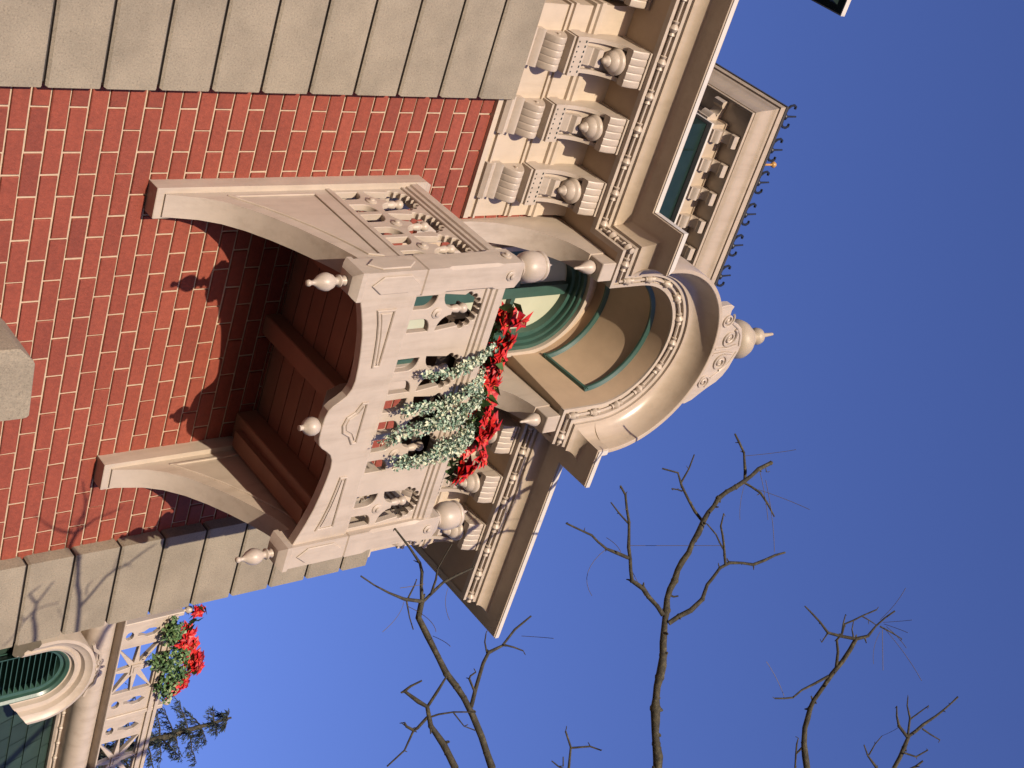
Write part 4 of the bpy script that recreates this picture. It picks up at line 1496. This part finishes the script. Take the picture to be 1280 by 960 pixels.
limb(mb, [(1153, 911), (1163, 918), (1175, 925)], dC, 1.2, .8)
limb(mb, [(1130, 941), (1145, 946), (1160, 937.5)], dC, 1.3, .8)
part('limb', mb, M_BARK, T2, angle=60)
mb = MB()
limb(mb, [(1100, 968), (1095, 958.7), (1085, 945), (1080, 931)], dC, 2.0, .8)
limb(mb, [(1086, 944), (1094, 930), (1102.5, 920)], dC, 1.1, .6)
limb(mb, [(1114, 966), (1135, 963), (1145, 958), (1153.7, 951)], dC, 2.0, 1.2)
part('limb', mb, M_BARK, T2, angle=60)
for a, b, sg in (((758, 686), (740, 745), -.25), ((784, 682), (905, 682), .06), ((758, 672), (776, 690), .05), ((931, 570), (995, 562), .10), ((948, 612), (1012, 637), .05), ((933, 600), (925, 650), -.05), ((950, 590), (960, 650), .02), ((957, 600), (968, 690), .04), ((788, 710), (806, 745), 0),
                ((1105, 785), (1152, 851), .05), ((1103, 787), (1103.7, 838), 0), ((1100, 790), (1092, 830), -.06), ((1105, 780), (1135, 791), .02), ((1100, 775), (1132, 735), .05), ((1108, 783), (1133, 810), .03), ((1104, 778), (1140, 775), .05), ((980, 870), (958, 827), .03), ((1102, 920), (1125, 908), .03)):
    mb = MB()
    hair(mb, a, b, dC, sg, .34)
    part('dry_stem', mb, M_STRAW, T2, angle=60)
mb = MB()
mb.tube([(8.2, -1.6, 0), (8.15, -1.55, 1.6), (8.0, -1.5, 3.6), (7.8, -1.4, 4.8)], [.17, .14, .115, .09], 12)
cr = Vector((7.8, -1.4, 4.8))
for px, r, d in (((822, 972), .023, dB), ((1009, 972), .0158, dC), ((1113, 972), .0126, dC)):
    e = at_depth(px[0], px[1], d); f = at_depth(px[0] - 40, px[1] + 200, d + .1)
    mb.tube([cr - Vector((0, 0, .2)), cr.lerp(f, .5) + Vector((0, 0, .05)), f, e], [.07, .05, .034, r], 10)
part('trunk', mb, M_BARK, T2, angle=60)

# conifer beyond the roof railing
base = at_depth(150, 941, 17.0); tip = at_depth(289, 897, 17.0)
cx, cy = tip.x, tip.y
T3 = root('conifer', 'dark drooping conifer top showing beyond the pierced roof railing', 'tree', (cx, cy, 0))
mb = MB()
mb.tube([(cx, cy, 0), (cx, cy, tip.z - 2), (cx, cy, tip.z)], [.22, .07, .012], 8)
part('trunk', mb, M_BARK, T3, angle=60)
mb = MB(); nd = MB()
H = tip.z
z = H - .06; k = 0
while z > H - 3.4:
    dz = H - z
    L = .10 + dz * .42
    for j in range(3 if dz < .5 else 4):
        a = k * 2.4 + j * 2 * PI / 4 + random.uniform(-.4, .4)
        LL = L * random.uniform(.55, 1.25)
        pts = [Vector((cx, cy, z))]
        for i in range(1, 8):
            t = i / 7
            pts.append(Vector((cx + math.cos(a) * LL * t, cy + math.sin(a) * LL * t, z + LL * (.10 * t - .30 * t * t + .22 * t ** 3) + random.uniform(-.01, .01))))
        mb.tube(pts, [.011 * (1 - .8 * i / 7) for i in range(8)], 4)
        for i in range(1, 8):
            for s in range(max(4, int(17 * LL))):
                p = pts[i - 1].lerp(pts[i], random.random())
                # hanging sprays: a thin twig with needles
                Ls = random.uniform(.05, .16) * (1 - .3 * i / 7)
                d = Vector((math.cos(a), math.sin(a), 0)) * random.uniform(.0, .6) + rv(.45); d.z -= random.uniform(.3, .9); d.normalize()
                mb.tube([p, p + d * Ls], [.003, .0015], 3)
                for q in range(4):
                    leaf(nd, p + d * (Ls * random.random()), d + rv(.8), rv(), random.uniform(.03, .055), .006)
    z -= .17; k += 1
part('branch', mb, M_BARK, T3, angle=60)
part('crown', nd, M_NEEDLE, T3, merge=False)

# ------------------------------------------------------------------ light
sd = Vector((0.577, 1.0, -0.150)).normalized()     # direction the sunlight travels
sun = bpy.data.lights.new('sun', 'SUN'); sun.energy = 3.6; sun.angle = math.radians(0.53); sun.color = (1.0, 0.86, 0.67)
so = bpy.data.objects.new('sun', sun); COL.objects.link(so)
so.rotation_euler = (-sd).to_track_quat('Z', 'Y').to_euler()
so.location = (-6, -14, 10)
w = bpy.data.worlds.new('World'); S.world = w; w.use_nodes = True
nt = w.node_tree
bg = nt.nodes['Background']
sky = nt.nodes.new('ShaderNodeTexSky'); sky.sky_type = 'NISHITA'; sky.sun_disc = False
sky.sun_elevation = math.asin(-sd.z)
sky.sun_rotation = math.atan2(-sd.x, -sd.y)
sky.air_density = 1.0; sky.dust_density = 0.3; sky.ozone_density = 4.0; sky.altitude = 0
tint = nt.nodes.new('ShaderNodeMix'); tint.data_type = 'RGBA'; tint.blend_type = 'MULTIPLY'
tint.inputs[0].default_value = 1; tint.inputs[7].default_value = (1.22, 0.81, 1.12, 1)     # violet cast of the film
nt.links.new(sky.outputs[0], tint.inputs[6])
nt.links.new(tint.outputs[2], bg.inputs['Color'])
bg.inputs['Strength'].default_value = 0.15

S.view_settings.view_transform = 'Standard'
S.view_settings.look = 'None'
S.view_settings.gamma = 1
S.view_settings.exposure = 0.75
S.render.engine = 'CYCLES'
S.cycles.max_bounces = 6
S.render.resolution_x = 1024; S.render.resolution_y = 768
for o in bpy.data.objects:
    if '_w' in o.keys(): del o['_w']
